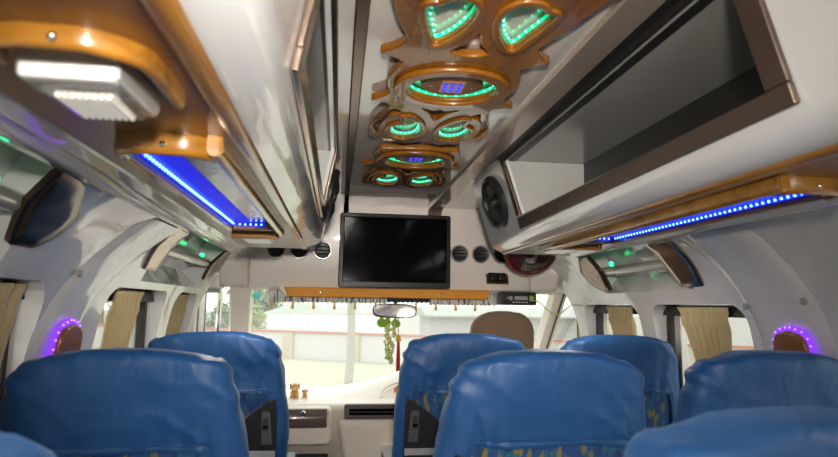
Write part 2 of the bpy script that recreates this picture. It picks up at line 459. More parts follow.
# front bulkhead over the windscreen: upper panel with vents, lower panel leaning away, underside
poly = [(3.0, 1.76), (3.0, 1.448), (3.035, 1.335), (3.08, 1.32), (3.13, 1.335), (3.13, 1.76)]
mb = MB(); mb.prism(poly, 0, -.80, .86); bulk = struct(mb.finish('wall_front', M['cream'], bevel=.006))
for sd in (-1, 1):                                        # rounded gussets at the bulkhead corners
    mb = MB()
    P = []
    for i in range(9):
        t = i / 8
        row = []
        for j in range(9):
            u = j / 8
            row.append((sd * (.70 + .13 * u), 2.999 - .10 * math.sin(u * PI/2) * math.sin(PI * (t * .8 + .1)), 1.33 + .22 * t))
        P.append(row)
    mb.grid(P); struct(mb.finish('trim_%d' % (1 if sd < 0 else 2), M['cream'], smooth=60, solid=.004))

# bronze ceiling strips
tn = 3
for x0, x1, xd in ((-.257, -.232, -.2), (.168, .236, .2)):
    mb = MB(); mb.prism([(x0, 1.753), (x0, 1.742), (x0 + .003, 1.738), (x1 - .003, 1.738), (x1, 1.742), (x1, 1.753)], 1, REAR, 2.90)
    struct(mb.finish('trim_%d' % tn, M['strip'] if xd > 0 else M['bronze_d'])); tn += 1
    pts = [(2.90, 1.738), (2.955, 1.728), (2.985, 1.70), (2.99, 1.64), (2.99, 1.56), (3.0, 1.56), (3.0, 1.753), (2.90, 1.753)]
    mb = MB(); mb.prism(pts, 0, x0, x1); struct(mb.finish('trim_%d' % tn, M['strip'] if xd > 0 else M['bronze_d'])); tn += 1

# pillar covers that flare towards the roof
def pillar_cover(sd, c_low, w_low, c_top, w_top, n):
    P = []
    for i in range(19):
        z = 1.468 - i / 18 * .75; t = max(0, (z - 1.16)/.308); t = t**1.5
        w = w_low + (w_top - w_low)*t; cy = c_low + (c_top - c_low)*t
        row = []
        for j in range(13):
            u = j / 12 * 2 - 1
            h = .014*(1 - abs(u)**5) - .004
            row.append((sd * (xin(z) - h), cy + u*w/2, z))
        P.append(row)
    mb = MB(); mb.grid(P); o = mb.finish('trim_%d' % n, M['gel'], smooth=60); struct(o)
pillar_cover(-1, 1.525, .225, 1.80, .34, 7); pillar_cover(1, 1.455, .27, 1.57, .31, 8)

# windows: gasket, pane, sash bar, curtain rail
wn = 1
def window(sd, y0, y1, zt, sash=None):
    global wn
    t = thing('window_%d' % wn, None, None, (sd*.985, (y0+y1)/2, .75)); struct(t); wn += 1
    plate('frame', [rrect(y0+.001, y1-.001, .741, zt-.001, .064), rrect(y0+.02, y1-.02, .765, zt-.02, .05)], .03, at(sd*.985, 0, 0) @ YZ2X, M['gasket'], t)
    mb = MB(); mb.prism(rrect(y0+.018, y1-.018, .763, zt-.018, .05), 0, sd*.983, sd*.987); mb.finish('glass', M['glass'], t)
    mb = MB(); xr = xin(zt - .03) + .055
    mb.box((sd*(xr-.012), y0+.004, zt-.040), (sd*(xr+.012), y1-.004, zt-.006)); mb.finish('curtain_rail', M['gasket'], t, bevel=.003)
    if sash:
        mb = MB(); mb.box((sd*.972, sash-.016, .765), (sd*.998, sash+.016, zt-.02)); mb.box((sd*.975, sash+.02, .765), (sd*.995, sash+.028, zt-.02))
        mb.finish('sash_bar', M['alu'], t, bevel=.003)
for sd in (-1, 1):
    for i, (y0, y1) in enumerate(WIN[sd]):
        window(sd, y0, y1, WTOP[sd], sash={(-1, 3): 2.20, (1, 3): 2.09, (1, 4): 2.70, (-1, 4): 2.76}.get((sd, i)))
t = thing('window_%d' % wn, None, None, (0, REAR-.04, .85)); struct(t); wn += 1
plate('frame', [rrect(-.799, .799, .851, 1.449, .08), rrect(-.77, .77, .88, 1.42, .06)], .03, at(0, REAR-.04, 0) @ Matrix.Rotation(PI/2, 4, 'X'), M['gasket'], t)
mb = MB(); mb.prism(rrect(-.772, .772, .878, 1.422, .06), 1, REAR-.042, REAR-.038); mb.finish('glass', M['glass'], t)

# ------------------------------------------------------------------ cab: sides, pillars, windscreen
def cab(sd, n):
    mb = MB(); mb.prism([(2.88, 0), (3.95, 0), (3.95, .74), (3.80, .80), (2.88, .86)], 0, sd*.955, sd*1.0)
    struct(mb.finish('wall_cab_' + ('left' if sd < 0 else 'right'), M['cream'], bevel=.01))
    top = {-1: .690, 1: .865}[sd]; bot = {-1: .805, 1: .95}[sd]
    # A pillar, leaning forward
    P = []
    for i in range(8):
        t = i / 7; y = 3.10 + .78*t; z = 1.345 - .60*t; xi = top + (bot - top)*t
        w = .075 if sd > 0 else .105
        P.append([(sd*(xi), y+.02, z+.03), (sd*(xi+.012), y-.025, z), (sd*(xi+w), y-.03, z-.01), (sd*(xi+w+.02), y+.03, z+.03), (sd*(xi), y+.02, z+.03)])
    mb = MB(); mb.grid(P); struct(mb.finish('trim_%d' % n, M['cream'], smooth=60))
    if sd > 0: mb = MB(); mb.tube([(sd*(top+.05+.075*i/7+ (bot-top-.075)*i/7), 3.065 + .78*i/7, 1.325 - .60*i/7) for i in range(8)], .006, 8)
    if sd > 0: struct(mb.finish('trim_%d' % (n+1), M['gasket']))
    mb = MB(); mb.prism(rrect(2.955, 3.03, .80, 1.335, .03), 0, sd*.965, sd*1.0); struct(mb.finish('trim_%d' % (n+2), M['gasket'], bevel=.004))
    mb = MB(); mb.prism([(3.0, 1.325), (3.0, 1.39), (3.16, 1.39), (3.16, 1.325)], 0, sd*.84, sd*1.0); struct(mb.finish('trim_%d' % (n+3), M['cream'], bevel=.008))
    # cab door window
    global wn
    mb = MB(); mb.prism([(3.03, .855), (3.80, .795), (3.79, .84), (3.14, 1.335), (3.03, 1.335)], 0, sd*.982, sd*.986)
    w = mb.finish('window_%d' % wn, M['glass']); struct(w); wn += 1
cab(-1, 20); cab(1, 30)
# left grab rail beside the cab door, inverted J
t = thing('grab_rail', 'curved chrome grab rail beside the front left door opening', 'grab rail', (-.915, 3.40, .90))
pts = catmull([(-.915, 3.42, .90), (-.915, 3.42, 1.10), (-.91, 3.415, 1.24), (-.90, 3.36, 1.30), (-.89, 3.28, 1.325)], 6, closed=False)
mb = MB(); mb.tube(pts, .014, 12); mb.finish('rail', M['chrome'], t)
for p in (pts[0], pts[-1]):
    mb = MB(); mb.box((-.958, p[1]-.02, p[2]-.02), (p[0]+.006, p[1]+.02, p[2]+.02)); mb.finish('mount', M['gasket'], t, bevel=.003)
tn = 40
for y0, y1, mt in ((3.03, 3.10, M['cream']), (3.10, 3.14, M['gasket']), (3.14, 3.26, M['cream']), (3.26, 3.30, M['gasket'])):
    mb = MB(); mb.prism([(y0, .86), (y1, .86), (y1, 1.335), (y0, 1.335)], 0, -.955, -.981); struct(mb.finish('trim_%d' % tn, mt, bevel=.004)); tn += 1
mb = MB(); mb.prism([(3.03, 1.30), (3.22, 1.295), (3.22, 1.345), (3.03, 1.345)], 0, -.95, -.981); struct(mb.finish('trim_%d' % tn, M['cream'], bevel=.006))

# windscreen
wy = lambda z: 3.115 + (1.34 - z) / .60 * .82
t = thing('window_%d' % wn, None, None, (0, 3.9, .74)); struct(t); wn += 1
def wpane(name, z0, z1, x0, x1, off, mat):
    mb = MB(); n = 16; P = []
    for i in range(n+1):
        x = x0 + (x1-x0)*i/n; bulge = .05*(1-(x/.95)**2)
        P.append([(x, wy(z0)+off+bulge*.6, z0), (x, wy((z0+z1)/2)+off+bulge*.6, (z0+z1)/2), (x, wy(z1)+off+bulge*.6, z1)])
    mb.grid(P); return mb.finish(name, mat, t, smooth=60)
wpane('glass', .72, 1.345, -.93, .97, .012, M['wind'])
wpane('sun_tint', 1.195, 1.345, -.93, .97, .020, M['tint'])

# ------------------------------------------------------------------ overhead lockers
XT = {-1: .295, 1: .270}; XB = {-1: .337, 1: .338}; XI = {-1: .395, 1: .388}
def boxp(sd):
    xt, xb, xi = XT[sd], XB[sd], XI[sd]
    return [(xt, 1.748), (xb, 1.528), (xb+.006, 1.510), (xb+.018, 1.493), (xi-.014, 1.481), (xi, 1.4745), (.63, 1.475), (.635, 1.466), (.66, 1.462), (.675, 1.470), (.70, 1.463), (.735, 1.466), (.755, 1.478), (.65, 1.60), (.60, 1.748)]
def fnorm(sd): return Vector((-.22, 0, -(XB[sd]-XT[sd]))).normalized()
def facept(sd, y, s, off=0.0):
    """point on the sloping locker face, s = 0 top .. 1 bottom"""
    p = Vector((XT[sd] + (XB[sd]-XT[sd])*s, y, 1.748 - .22*s)) + fnorm(sd)*off
    return (sd*p.x, p.y, p.z)
def slab(mb, sd, y0, y1, s0, s1, o0, o1, ds=0):
    c = [facept(sd, y, s, o) for o in (o0, o1) for y, s in ((y0, s0), (y1, s0 + ds*.4), (y1, s1 + ds), (y0, s1))]
    v = [mb.bm.verts.new(p) for p in c]
    for f in ((0,1,2,3), (7,6,5,4), (0,4,5,1), (1,5,6,2), (2,6,7,3), (3,7,4,0)): mb.bm.faces.new([v[i] for i in f])
def locker(sd, label, Y0, Y1):
    t = thing('overhead_locker', label, 'overhead locker', (sd*.5, .35, 1.475))
    mb = MB(); mb.prism([(sd*x, z) for x, z in boxp(sd)], 1, REAR, 2.40)
    sh = mb.finish('shell', M['gel_box'], t, smooth=32)
    xo = facept(1 if sd > 0 else -1, 0, .86)[0]*sd
    b = world_loc(t)
    c = MB(); c.prism([(sd*x - b.x, z - b.z) for x, z in ((.20, 1.742), (.552, 1.742), (.552, 1.54), (.42, 1.54), (xo, 1.558), (.20, 1.558))], 1, Y0+.04 - b.y, Y1-.03 - b.y)
    cuts = [c]
    for q in cuts: q.bm.transform(Matrix.Translation(b))
    sh.location = b; sh.parent = None
    boolean_cut(sh, cuts)
    sh.parent = t; sh.location = (0, 0, 0)
    mb = MB()                                            # brown frame round the opening
    slab(mb, sd, Y0, Y1, .86, 1.0, .001, .012, .07 if sd > 0 else 0); slab(mb, sd, Y0, Y0+.045, .05, .86, .001, .011); slab(mb, sd, Y1-.035, Y1, .05, .86, .001, .011)
    mb.finish('opening_frame', M['frame_b'] if sd > 0 else M['bronze'], t, bevel=.003)
    mb = MB(); slab(mb, sd, Y0, Y1, .0, .055, .001, .010)
    xg = .240 if sd > 0 else .288
    mb.box((sd*xg, REAR, 1.7462), (sd*XT[sd], Y1, 1.7492)); mb.box((sd*(XT[sd]+.013), Y0+.041, 1.7365), (sd*(XT[sd]+(.035 if sd > 0 else .02)), Y1-.035, 1.7384)); mb.finish('gasket_strip', M['gasket'], t)
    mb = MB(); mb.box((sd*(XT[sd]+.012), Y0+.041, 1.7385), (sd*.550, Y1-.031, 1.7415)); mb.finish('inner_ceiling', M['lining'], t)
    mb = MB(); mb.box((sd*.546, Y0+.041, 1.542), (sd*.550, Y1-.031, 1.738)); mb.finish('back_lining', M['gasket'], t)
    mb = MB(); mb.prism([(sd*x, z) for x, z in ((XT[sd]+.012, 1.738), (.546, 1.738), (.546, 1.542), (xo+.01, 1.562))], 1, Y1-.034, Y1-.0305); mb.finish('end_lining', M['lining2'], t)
    mb = MB(); mb.box((sd*(XI[sd]+.02), REAR, 1.468), (sd*.628, 2.385, 1.4748)); mb.finish('wood_panel', M['board'], t)
    x = XI[sd]
    mb = MB(); mb.prism([(sd*(x+d), z) for d, z in ((.0, 1.475), (.001, 1.4695), (.005, 1.466), (.020, 1.464), (.024, 1.4675), (.024, 1.475))], 1, REAR, 2.39)
    mb.finish('wood_moulding', M['wood_y'], t, smooth=60)
    return t
locker(-1, 'long white overhead locker with open bin along the left side', .70, 1.92)
locker(1, 'long white overhead locker with open bin along the right side', .70, 1.945)

# speakers on the front end of the locker faces
def speaker(sd, label):
    c = Vector(facept(sd, 2.145, .50, .002)); n = fnorm(sd); n = Vector((sd*n.x, 0, n.z))
    t = thing('speaker', label, 'speaker', c)
    z = n; x = Vector((0, 1, 0)); y = z.cross(x)
    R = Matrix((x, y, z)).transposed().to_4x4(); mt = Matrix.Translation(c) @ R
    S = Matrix.Diagonal((1.22, 1.0, 1, 1))
    mb = MB(); mb.lathe([(.100, 0), (.100, .012), (.092, .020), (.082, .020), (.078, .010), (.078, 0)], mt @ S, 36); mb.finish('basket', M['speaker'], t)
    mb = MB(); mb.lathe([(.078, .004), (.074, .012), (.066, .012), (.060, .006), (.03, -.0), (0, .0)], mt @ S, 36, close=False); mb.finish('cone', M['cone'], t)
    mb = MB(); mb.lathe([(.022, .002), (.020, .022), (.012, .028), (0, .029)], mt, 20); mb.finish('tweeter', M['speaker'], t)
    mb = MB()
    for k in range(3):
        a = 2*PI*k/3 + .4
        mb.tube([mt @ Vector((math.cos(a)*.02, math.sin(a)*.02, .022)), mt @ Vector((math.cos(a+.35)*.055, math.sin(a+.35)*.05, .026)), mt @ Vector((math.cos(a+.6)*.098, math.sin(a+.6)*.08, .018))], .005, 8)
    mb.finish('bridge', M['speaker'], t)
    return t
speaker(1, 'black oval speaker on the front end of the right locker')
speaker(-1, 'black oval speaker on the front end of the left locker')

# ------------------------------------------------------------------ wooden rails, lamps and light trays under the lockers
def jrail(sd, yb, ye, label=None, xo=.565, xi=.436, t=None, k=1.0):
    """wooden rail: rounded cross bar, then a long arm forward along the inner side"""
    t = t or thing('wooden_rail', label, 'wooden rail', (sd*.5, yb, 1.468))
    zc = 1.452 + (1-k)*.012
    pts = catmull([(sd*xo, yb+.045, zc), (sd*(xo-.008), yb+.012, zc), (sd*(xo-.035), yb, zc), (sd*.50, yb, zc), (sd*(xi+.035), yb+.004, zc), (sd*(xi+.006), yb+.03, zc), (sd*xi, yb+.07, zc), (sd*xi, ye, zc)], 7, closed=False)
    P = []
    for i, p in enumerate(pts):
        a = Vector(pts[max(i-1, 0)]); b = Vector(pts[min(i+1, len(pts)-1)]); d = (b - a).normalized(); s_ = d.cross(Vector((0, 0, 1))).normalized()
        ring = []
        for u, v in ((-.009, .016), (-.010, -.004), (-.006, -.010), (0, -.012), (.006, -.010), (.010, -.004), (.009, .016), (-.009, .016)):
            q = Vector(p) + s_*u*k; ring.append((q.x, q.y, q.z + (v*k if v < 0 else 1.4682 - zc)))
        P.append(ring)
    mb = MB(); mb.grid(P)
    mb.finish('rail', M['wood'], t, smooth=60)
    for e in (P[0], P[-1]):
        mb = MB(); mb.bm.faces.new([mb.bm.verts.new(q) for q in e[:-1]]); mb.finish('end_cap', M['wood'], t, smooth=0)
    mb = MB(); mb.lathe([(.004, 0), (.004, .002), (.002, .004), (0, .0045)], at(sd*.5, yb-.0105*k, zc) @ Matrix.Rotation(PI/2, 4, 'X'), 10); mb.finish('screw', M['chrome'], t)
    return t
def ceiling_lamp(sd, x, y, label, w=.105, l=.145, dz=0.0):
    t = thing('ceiling_lamp', label, 'ceiling lamp', (sd*x, y, 1.468), 'lamps under the lockers')
    x0, x1 = sd*x - w/2, sd*x + w/2
    mb = MB(); mb.prism([(y, 1.468), (y, 1.449+dz), (y+.010, 1.447+dz), (y+l-.010, 1.450+dz), (y+l, 1.457+dz), (y+l, 1.468)], 0, x0, x1); mb.finish('housing', M['silver'], t, bevel=.004)
    mb = MB(); mb.box((x0+.003, y-.003, 1.446+dz), (x1-.003, y+.014, 1.460+dz)); mb.finish('front_bezel', M['white_p'], t, bevel=.004)
    mb = MB(); mb.box((x0+.012, y+.026, 1.4445+dz), (x1-.010, y+l-.014, 1.4475+dz)); mb.finish('inner_frame', M['chrome'], t, bevel=.001)
    mb = MB(); mb.box((x0+.018, y+.034, 1.4435+dz), (x1-.016, y+l-.024, 1.4460+dz)); mb.finish('diffuser', M['lamp_on'], t)
    n = 8
    for k in range(n):
        xs = x0 + .022 + (w-.042) * k/(n-1)
        mb = MB(); mb.tube([(xs, y+.033, 1.4425+dz), (xs, y+l-.023, 1.4425+dz)], .0023, 8); mb.finish('grille_bar', M['bar'], t)
    return t
def light_tray(sd, y0, y1, label, yb, ye):
    t = thing('light_tray', label, 'light tray', (sd*.515, y0, 1.468), 'blue light trays')
    xo, xi = .556, .450
    mb = MB(); mb.box((sd*xi, y0, 1.4655), (sd*(xo), y1, 1.4678)); mb.finish('reflector', M['tray'], t)
    mb = MB(); mb.box((sd*xo, y0, 1.444), (sd*(xo+.014), y1+.012, 1.468)); mb.box((sd*xi, y1, 1.446), (sd*xo, y1+.012, 1.468)); mb.finish('rim', M['wood_y'], t, bevel=.004)
    mb = MB(); mb.box((sd*(xo-.004), y0+.02, 1.4560), (sd*(xo-.0005), y1-.005, 1.4640)); mb.box((sd*(xi+.02), y1-.004, 1.4560), (sd*(xo-.01), y1-.0005, 1.4640))
    tape = mb.finish('led_tape', M['blue'], t)
    jrail(sd, yb, ye, t=t)
    mb = MB(); mb.box((sd*(xo-.005), y0+.01, 1.4635), (sd*(xo-.050), y1-.006, 1.4652)); mb.finish('glow_sheet', M['blue_p'], t)  # added glowing sheet, imitates the blue LED light on the reflector
    n = 46
    me = None
    for k in range(n):
        y = y0 + .03 + (y1-y0-.05) * k/(n-1)
        if me is None:
            mb = MB(); mb.ball((sd*(xo-.006), y, 1.460), .0030, sub=1); o = mb.finish('led', M['blue_d'], tape); me = o
        else:
            o = me.copy(); COL.objects.link(o); o.location = (0, y - y0 - .03, 0)
    for k in range(5):
        xx = xi + .03 + (xo-xi-.05)*k/4
        mb = MB(); mb.ball((sd*xx, y1-.006, 1.460), .0030, sub=1); mb.finish('led', M['blue_d'], tape)
    return t
jrail(-1, .492, .630, 'thin wooden rail around the chrome lamp in the upper left corner', xi=.440, k=.62)
ceiling_lamp(-1, .506, .528, 'large chrome grille lamp in the upper left corner', .086, .120, -.008)
light_tray(-1, .84, 1.64, 'blue light tray in its wooden rail under the left locker', .80, 1.72)
light_tray(1, .915, 1.72, 'blue light tray in its wooden rail under the right locker', .875, 1.90)
def short_bar(sd, y, label):
    t = thing('wooden_bar', label, 'wooden bar', (sd*.515, y, 1.468))
    mb = MB(); mb.prism(rrect(sd*.515-.068, sd*.515+.068, 1.4385, 1.4685, .007, 4), 1, y-.011, y+.011); mb.finish('bar', M['wood'], t, bevel=.004)
    mb = MB(); mb.lathe([(.003, 0), (.003, .002), (0, .003)], at(sd*.515 + .055, y-.011, 1.453) @ Matrix.Rotation(PI/2, 4, 'X'), 10); mb.finish('screw', M['chrome'], t)
short_bar(-1, 1.79, 'short wooden bar beside the small lamp on the left')
short_bar(1, 1.87, 'short wooden bar beside the small lamp on the right')
ceiling_lamp(-1, .525, 1.82, 'small lamp at the front end of the left locker', .10, .16)
ceiling_lamp(1, .48, 1.90, 'small lamp at the front end of the right locker', .10, .16)

# ------------------------------------------------------------------ carved ceiling ornaments
KO = 1.05
def sc_(l): return [(a*KO, b*KO) for a, b in l]
OUT_CURL = sc_([(.115, 1.068), (.124, 1.09), (.137, 1.15), (.135, 1.195), (.127, 1.222), (.133, 1.245), (.147, 1.265), (.163, 1.284), (.152, 1.291), (.134, 1.297), (.120, 1.312), (.119, 1.340), (.130, 1.39), (.147, 1.44), (.158, 1.50), (.157, 1.560), (.150, 1.578), (.120, 1.584), (.085, 1.600), (.055, 1.635), (.020, 1.612), (.0, 1.585)])
OUT_HEAD = sc_([(.0, .70), (.06, .665), (.13, .66), (.20, .69), (.195, .74), (.165, .80), (.145, .885), (.124, .945), (.121, .968), (.128, .990), (.142, 1.010), (.160, 1.028), (.150, 1.036), (.134, 1.044), (.122, 1.058)])
OUT_TOP2 = sc_([(.0, 1.055), (.04, 1.057), (.085, 1.066)])
HEART = sc_([(a, b - .022) for a, b in [(.033, .930), (.024, .890), (.026, .858), (.042, .836), (.066, .836), (.080, .852), (.100, .862), (.096, .900), (.084, .945), (.070, .990), (.050, .968)]])
HOLE_MID = sc_([(0, .925), (.012, .965), (.034, 1.0), (.020, 1.014), (0, 1.018), (-.020, 1.014), (-.034, 1.0), (-.012, .965)])
CURL = sc_([(.074, 1.380), (.070, 1.425), (.098, 1.462), (.101, 1.515), (.086, 1.555), (.058, 1.568), (.034, 1.545), (.026, 1.50), (.032, 1.445), (.052, 1.40)])
CRES = sc_([(.108, 1.338), (.128, 1.395), (.144, 1.45), (.145, 1.50), (.130, 1.545), (.133, 1.49), (.126, 1.44), (.110, 1.39), (.085, 1.365)])
DIA = sc_([(-.042, 1.322), (-.015, 1.334), (0, 1.326), (.015, 1.334), (.042, 1.322), (.020, 1.355), (0, 1.405), (-.020, 1.355)])
OVC = 1.175*KO
def ell(cx, cy, rx, ry, n=48): return [(cx + rx*math.cos(2*PI*k/n), cy + ry*math.sin(2*PI*k/n)) for k in range(n)]
def scale_loop(lp, d):             # offset a loop outward by d
    n = len(lp); out = []
    A = sum(lp[i][0]*lp[(i+1) % n][1] - lp[(i+1) % n][0]*lp[i][1] for i in range(n)); sg = 1 if A > 0 else -1
    for i in range(n):
        p, q = lp[i-1], lp[(i+1) % n]; tx, ty = q[0]-p[0], q[1]-p[1]; l = math.hypot(tx, ty) or 1
        out.append((lp[i][0] + sg*ty/l*d, lp[i][1] - sg*tx/l*d))
    return out
def mx_(lp): return [(-x, y) for x, y in lp]
def led_ring(loop, z, parent):
    inner = scale_loop(loop, -.002)
    mb = MB(); mb.grid([[(p[0], p[1], z + .004), (p[0], p[1], z - .004)] for p in inner], closed_u=True)
    return mb.finish('led_tape', M['green'], parent, smooth=60)
def ornament(label, dx, dy, head):
    t = thing('ceiling_ornament', label, 'ceiling ornament', (dx, 1.26 + dy, 1.75), 'carved ceiling ornaments')
    T = at(dx, dy, 0)
    half = (OUT_HEAD if head else OUT_TOP2) + OUT_CURL
    loop = catmull(half + [(-x, y) for x, y in reversed(half[1:-1])], 5)
    hole_src = [(CURL, True), (mx_(CURL), True), (CRES, False), (mx_(CRES), False), (DIA, False)]
    if head: hole_src += [(HEART, True), (mx_(HEART), True), (HOLE_MID, False)]
    holes = [(catmull(h, 5), lit) for h, lit in hole_src]
    oval_in = ell(0, OVC, .099, .086)
    plate('carved_board', [loop, oval_in] + [h for h, _ in holes], .018, T @ at(0, 0, 1.7385), M['carve'], t, bevel=.003)
    plate('oval_moulding', [ell(0, OVC, .130, .118), ell(0, OVC, .098, .085)], .012, T @ at(0, 0, 1.724), M['carve'], t, bevel=.005)
    for h, lit in holes:
        if lit:
            plate('rim_moulding', [scale_loop(h, .016), scale_loop(h, .002)], .008, T @ at(0, 0, 1.7265), M['carve'], t, bevel=.003)
    # wooden centre of the oval with its lamp module
    plate('centre_plate', [ell(0, OVC, .069, .060)], .014, T @ at(0, 0, 1.7385), M['matwood'], t, bevel=.003)
    md = MB(); md.box((dx-.026, dy+OVC-.032, 1.7285), (dx+.026, dy+OVC+.032, 1.733)); mod = md.finish('lamp_module', M['lampwood'], t, bevel=.001)
    for i in range(3):
        for j in range(3):
            cx_, cy_ = dx-.016+.016*i, dy+OVC-.019+.019*j
            b = MB(); b.box((cx_-.0045, cy_-.005, 1.7275), (cx_+.0045, cy_+.005, 1.7295)); b.finish('led', M['blue_m'], mod)
    for sx in (-1, 1):
        b = MB(); b.lathe([(.004, 0), (.004, -.003), (0, -.004)], at(dx+sx*.046, dy+OVC, 1.7325), 10); b.finish('screw', M['chrome'], t)
    # green light tapes inside the openings
    for h, lit in [(oval_in, True)] + holes:
        if not lit: continue
        tape = led_ring([(x+dx, y+dy) for x, y in h], 1.7415, t)
        # lamps on the far half of the opening
        per = 0; last = None; n = len(h); ymid = (min(p[1] for p in h) + max(p[1] for p in h)) / 2
        first = None
        inn = scale_loop(h, -.0045)
        for p in inn + inn[:1]:
            if p[1] < ymid - .01: last = None; continue
            if last is None or math.hypot(p[0]-last[0], p[1]-last[1]) > .0125:
                last = p
                if first is None:
                    b = MB(); b.ball((p[0]+dx, p[1]+dy, 1.740), .0024, sub=1); first = b.finish('led', M['green_d'], tape); fp = p
                else:
                    o = first.copy(); COL.objects.link(o); o.location = (p[0]-fp[0], p[1]-fp[1], 0)
    return t
ornament('large carved wooden ornament with two green hearts above its oval', -.036, .018, True)
ornament('smaller carved wooden ornament on the ceiling near the television', -.032, .65*KO, False)

# ------------------------------------------------------------------ television
t = thing('television', 'black flat television mounted on the front bulkhead', 'television', (0, 2.95, 1.34))
plate('bezel', [rrect(-.272, .270, 1.335, 1.695, .012), rrect(-.250, .248, 1.366, 1.674, .004)], .03, at(0, 2.905, 0) @ Matrix.Rotation(PI/2, 4, 'X'), M['tvb'], t, bevel=.004)
mb = MB(); mb.box((-.255, 2.902, 1.36), (.253, 2.91, 1.68)); mb.finish('screen', M['screen'], t)
mb = MB(); mb.box((-.262, 2.91, 1.342), (.26, 2.955, 1.688)); mb.finish('back_housing', M['tvb'], t, bevel=.012)
mb = MB(); mb.box((-.10, 2.95, 1.45), (.10, 2.9995, 1.60)); mb.finish('wall_bracket', M['tvb'], t)
mb = MB(); mb.ball((-.238, 2.889, 1.349), .002, sub=1); mb.finish('power_light', M['green'], t)

# round air vents on the bulkhead
def vent(x, label):
    t = thing('air_vent', label, 'air vent', (x, 3.0, 1.517), 'round air vents on the bulkhead')
    R = at(x, 3.0, 1.517) @ Matrix.Rotation(PI/2, 4, 'X')
    mb = MB(); mb.lathe([(.047, 0), (.047, .008), (.044, .012), (.040, .012), (.038, .006), (.037, 0)], R, 32); mb.finish('bezel', M['silver'], t)
    mb = MB(); mb.lathe([(.0375, .0005), (.036, .004), (.03, .003), (0, .002)], R, 32); mb.finish('bowl', M['gasket'], t)
    for k in range(3):
        z = 1.517 + (k-1)*.018; w = math.sqrt(.035**2 - ((k-1)*.018)**2)
        mb = MB(); mb.box((x-w, 2.989, z-.002), (x+w, 2.999, z+.002), Matrix.Rotation(.35, 3, 'X')); mb.finish('fin', M['gasket'], t)
for x, l in ((-.578, 'round air vent farthest left, partly hidden by the left locker'), (-.468, 'middle one of the three round air vents left of the television'), (-.353, 'round air vent just left of the television'),
             (.335, 'round air vent just right of the television'), (.445, 'middle one of the three round air vents right of the television'), (.555, 'round air vent farthest right, partly hidden by the red fan')):
    vent(x, l)

# socket plate
t = thing('socket_plate', 'small bronze plate with two black sockets below the right vents', 'socket plate', (.54, 3.02, 1.392))
R = Matrix.Rotation(-.30, 4, 'X'); Rt = at(.535, 3.0075, 1.400) @ R
plate('plate', [rrect(-.058, .058, -.034, .034, .004)], .010, Rt @ Matrix.Rotation(PI/2, 4, 'X'), M['bronze'], t, bevel=.002)
plate('recess', [rrect(-.046, .046, -.024, .024, .002)], .004, Rt @ at(0, -.006, 0) @ Matrix.Rotation(PI/2, 4, 'X'), M['bronze_d'], t)
for sx in (-.021, .022):
    mb = MB(); mb.lathe([(.015, 0), (.015, .008), (.010, .009), (.009, .002), (0, .002)], Rt @ at(sx, -.008, .002) @ Matrix.Rotation(PI/2, 4, 'X'), 16); mb.finish('socket', M['black_p'], t)

# wooden board under the television
t = thing('wooden_board', 'orange wooden board below the television', 'wooden board', (-.01, 3.0, 1.29))
mb = MB(); mb.prism([(-.535, 1.334), (.492, 1.334), (.478, 1.288), (-.515, 1.288)], 1, 2.985, 3.006); mb.finish('board', M['orange_b'], t, bevel=.004)
for sx in (-.36, .24):
    mb = MB(); mb.lathe([(.006, 0), (.006, .002), (0, .003)], at(sx, 2.985, 1.311) @ Matrix.Rotation(PI/2, 4, 'X'), 12); mb.finish('screw', M['chrome'], t)
mb = MB(); mb.prism([(-.56, 1.334), (-.535, 1.334), (-.515, 1.288), (-.52, 1.288)], 1, 2.99, 3.006); mb.finish('end_bracket', M['white_p'], t)

# fringe along the top of the windscreen
t = thing('fringe_curtain', 'navy and white fringe hanging along the top of the windscreen', 'fringe', (0, 3.105, 1.30))
def wavy(x0, x1, z0, z1, name, mat, amp=.004):
    n = max(8, int((x1-x0)/.006)); P = []
    for i in range(n+1):
        x = x0 + (x1-x0)*i/n; dy = amp*math.sin(x*170) ; zz = z0 + .003*math.sin(x*260+1)
        P.append([(x, 3.105+dy, z1), (x, 3.105+dy*1.3, (z0+z1)/2), (x, 3.105+dy*1.6, zz)])
    mb = MB(); mb.grid(P); mb.finish(name, mat, t, smooth=60, solid=.002)
wavy(-.615, -.02, 1.262, 1.325, 'fringe_band', M['fringe']); wavy(.20, .55, 1.258, 1.325, 'fringe_band', M['fringe'])
wavy(-.02, .20, 1.268, 1.325, 'printed_band', M['navy'])
first = None
for k in range(11):
    x = -.60 + k*.104
    if first is None:
        mb = MB(); mb.lathe([(.002, 1.272), (.006, 1.262), (.005, 1.256), (.008, 1.236), (.007, 1.228), (0, 1.228)], at(x, 3.094, 0), 10); first = mb.finish('tassel', M['tass_y'], t)
    else:
        o = first.copy(); COL.objects.link(o); o.location = (k*.104, 0, 0)

# teal sticker on the windscreen
z = 1.292; mb = MB(); mb.lathe([(.022, 0), (.022, .001), (0, .001)], at(-.685, wy(z)-.004, z) @ Matrix.Rotation(.62, 4, 'X').inverted() @ Matrix.Rotation(PI/2, 4, 'X'), 20)
tag(mb.finish('sticker', M['teal'], loc=(-.685, wy(z), z)), 'round teal sticker at the upper left of the windscreen', 'sticker')

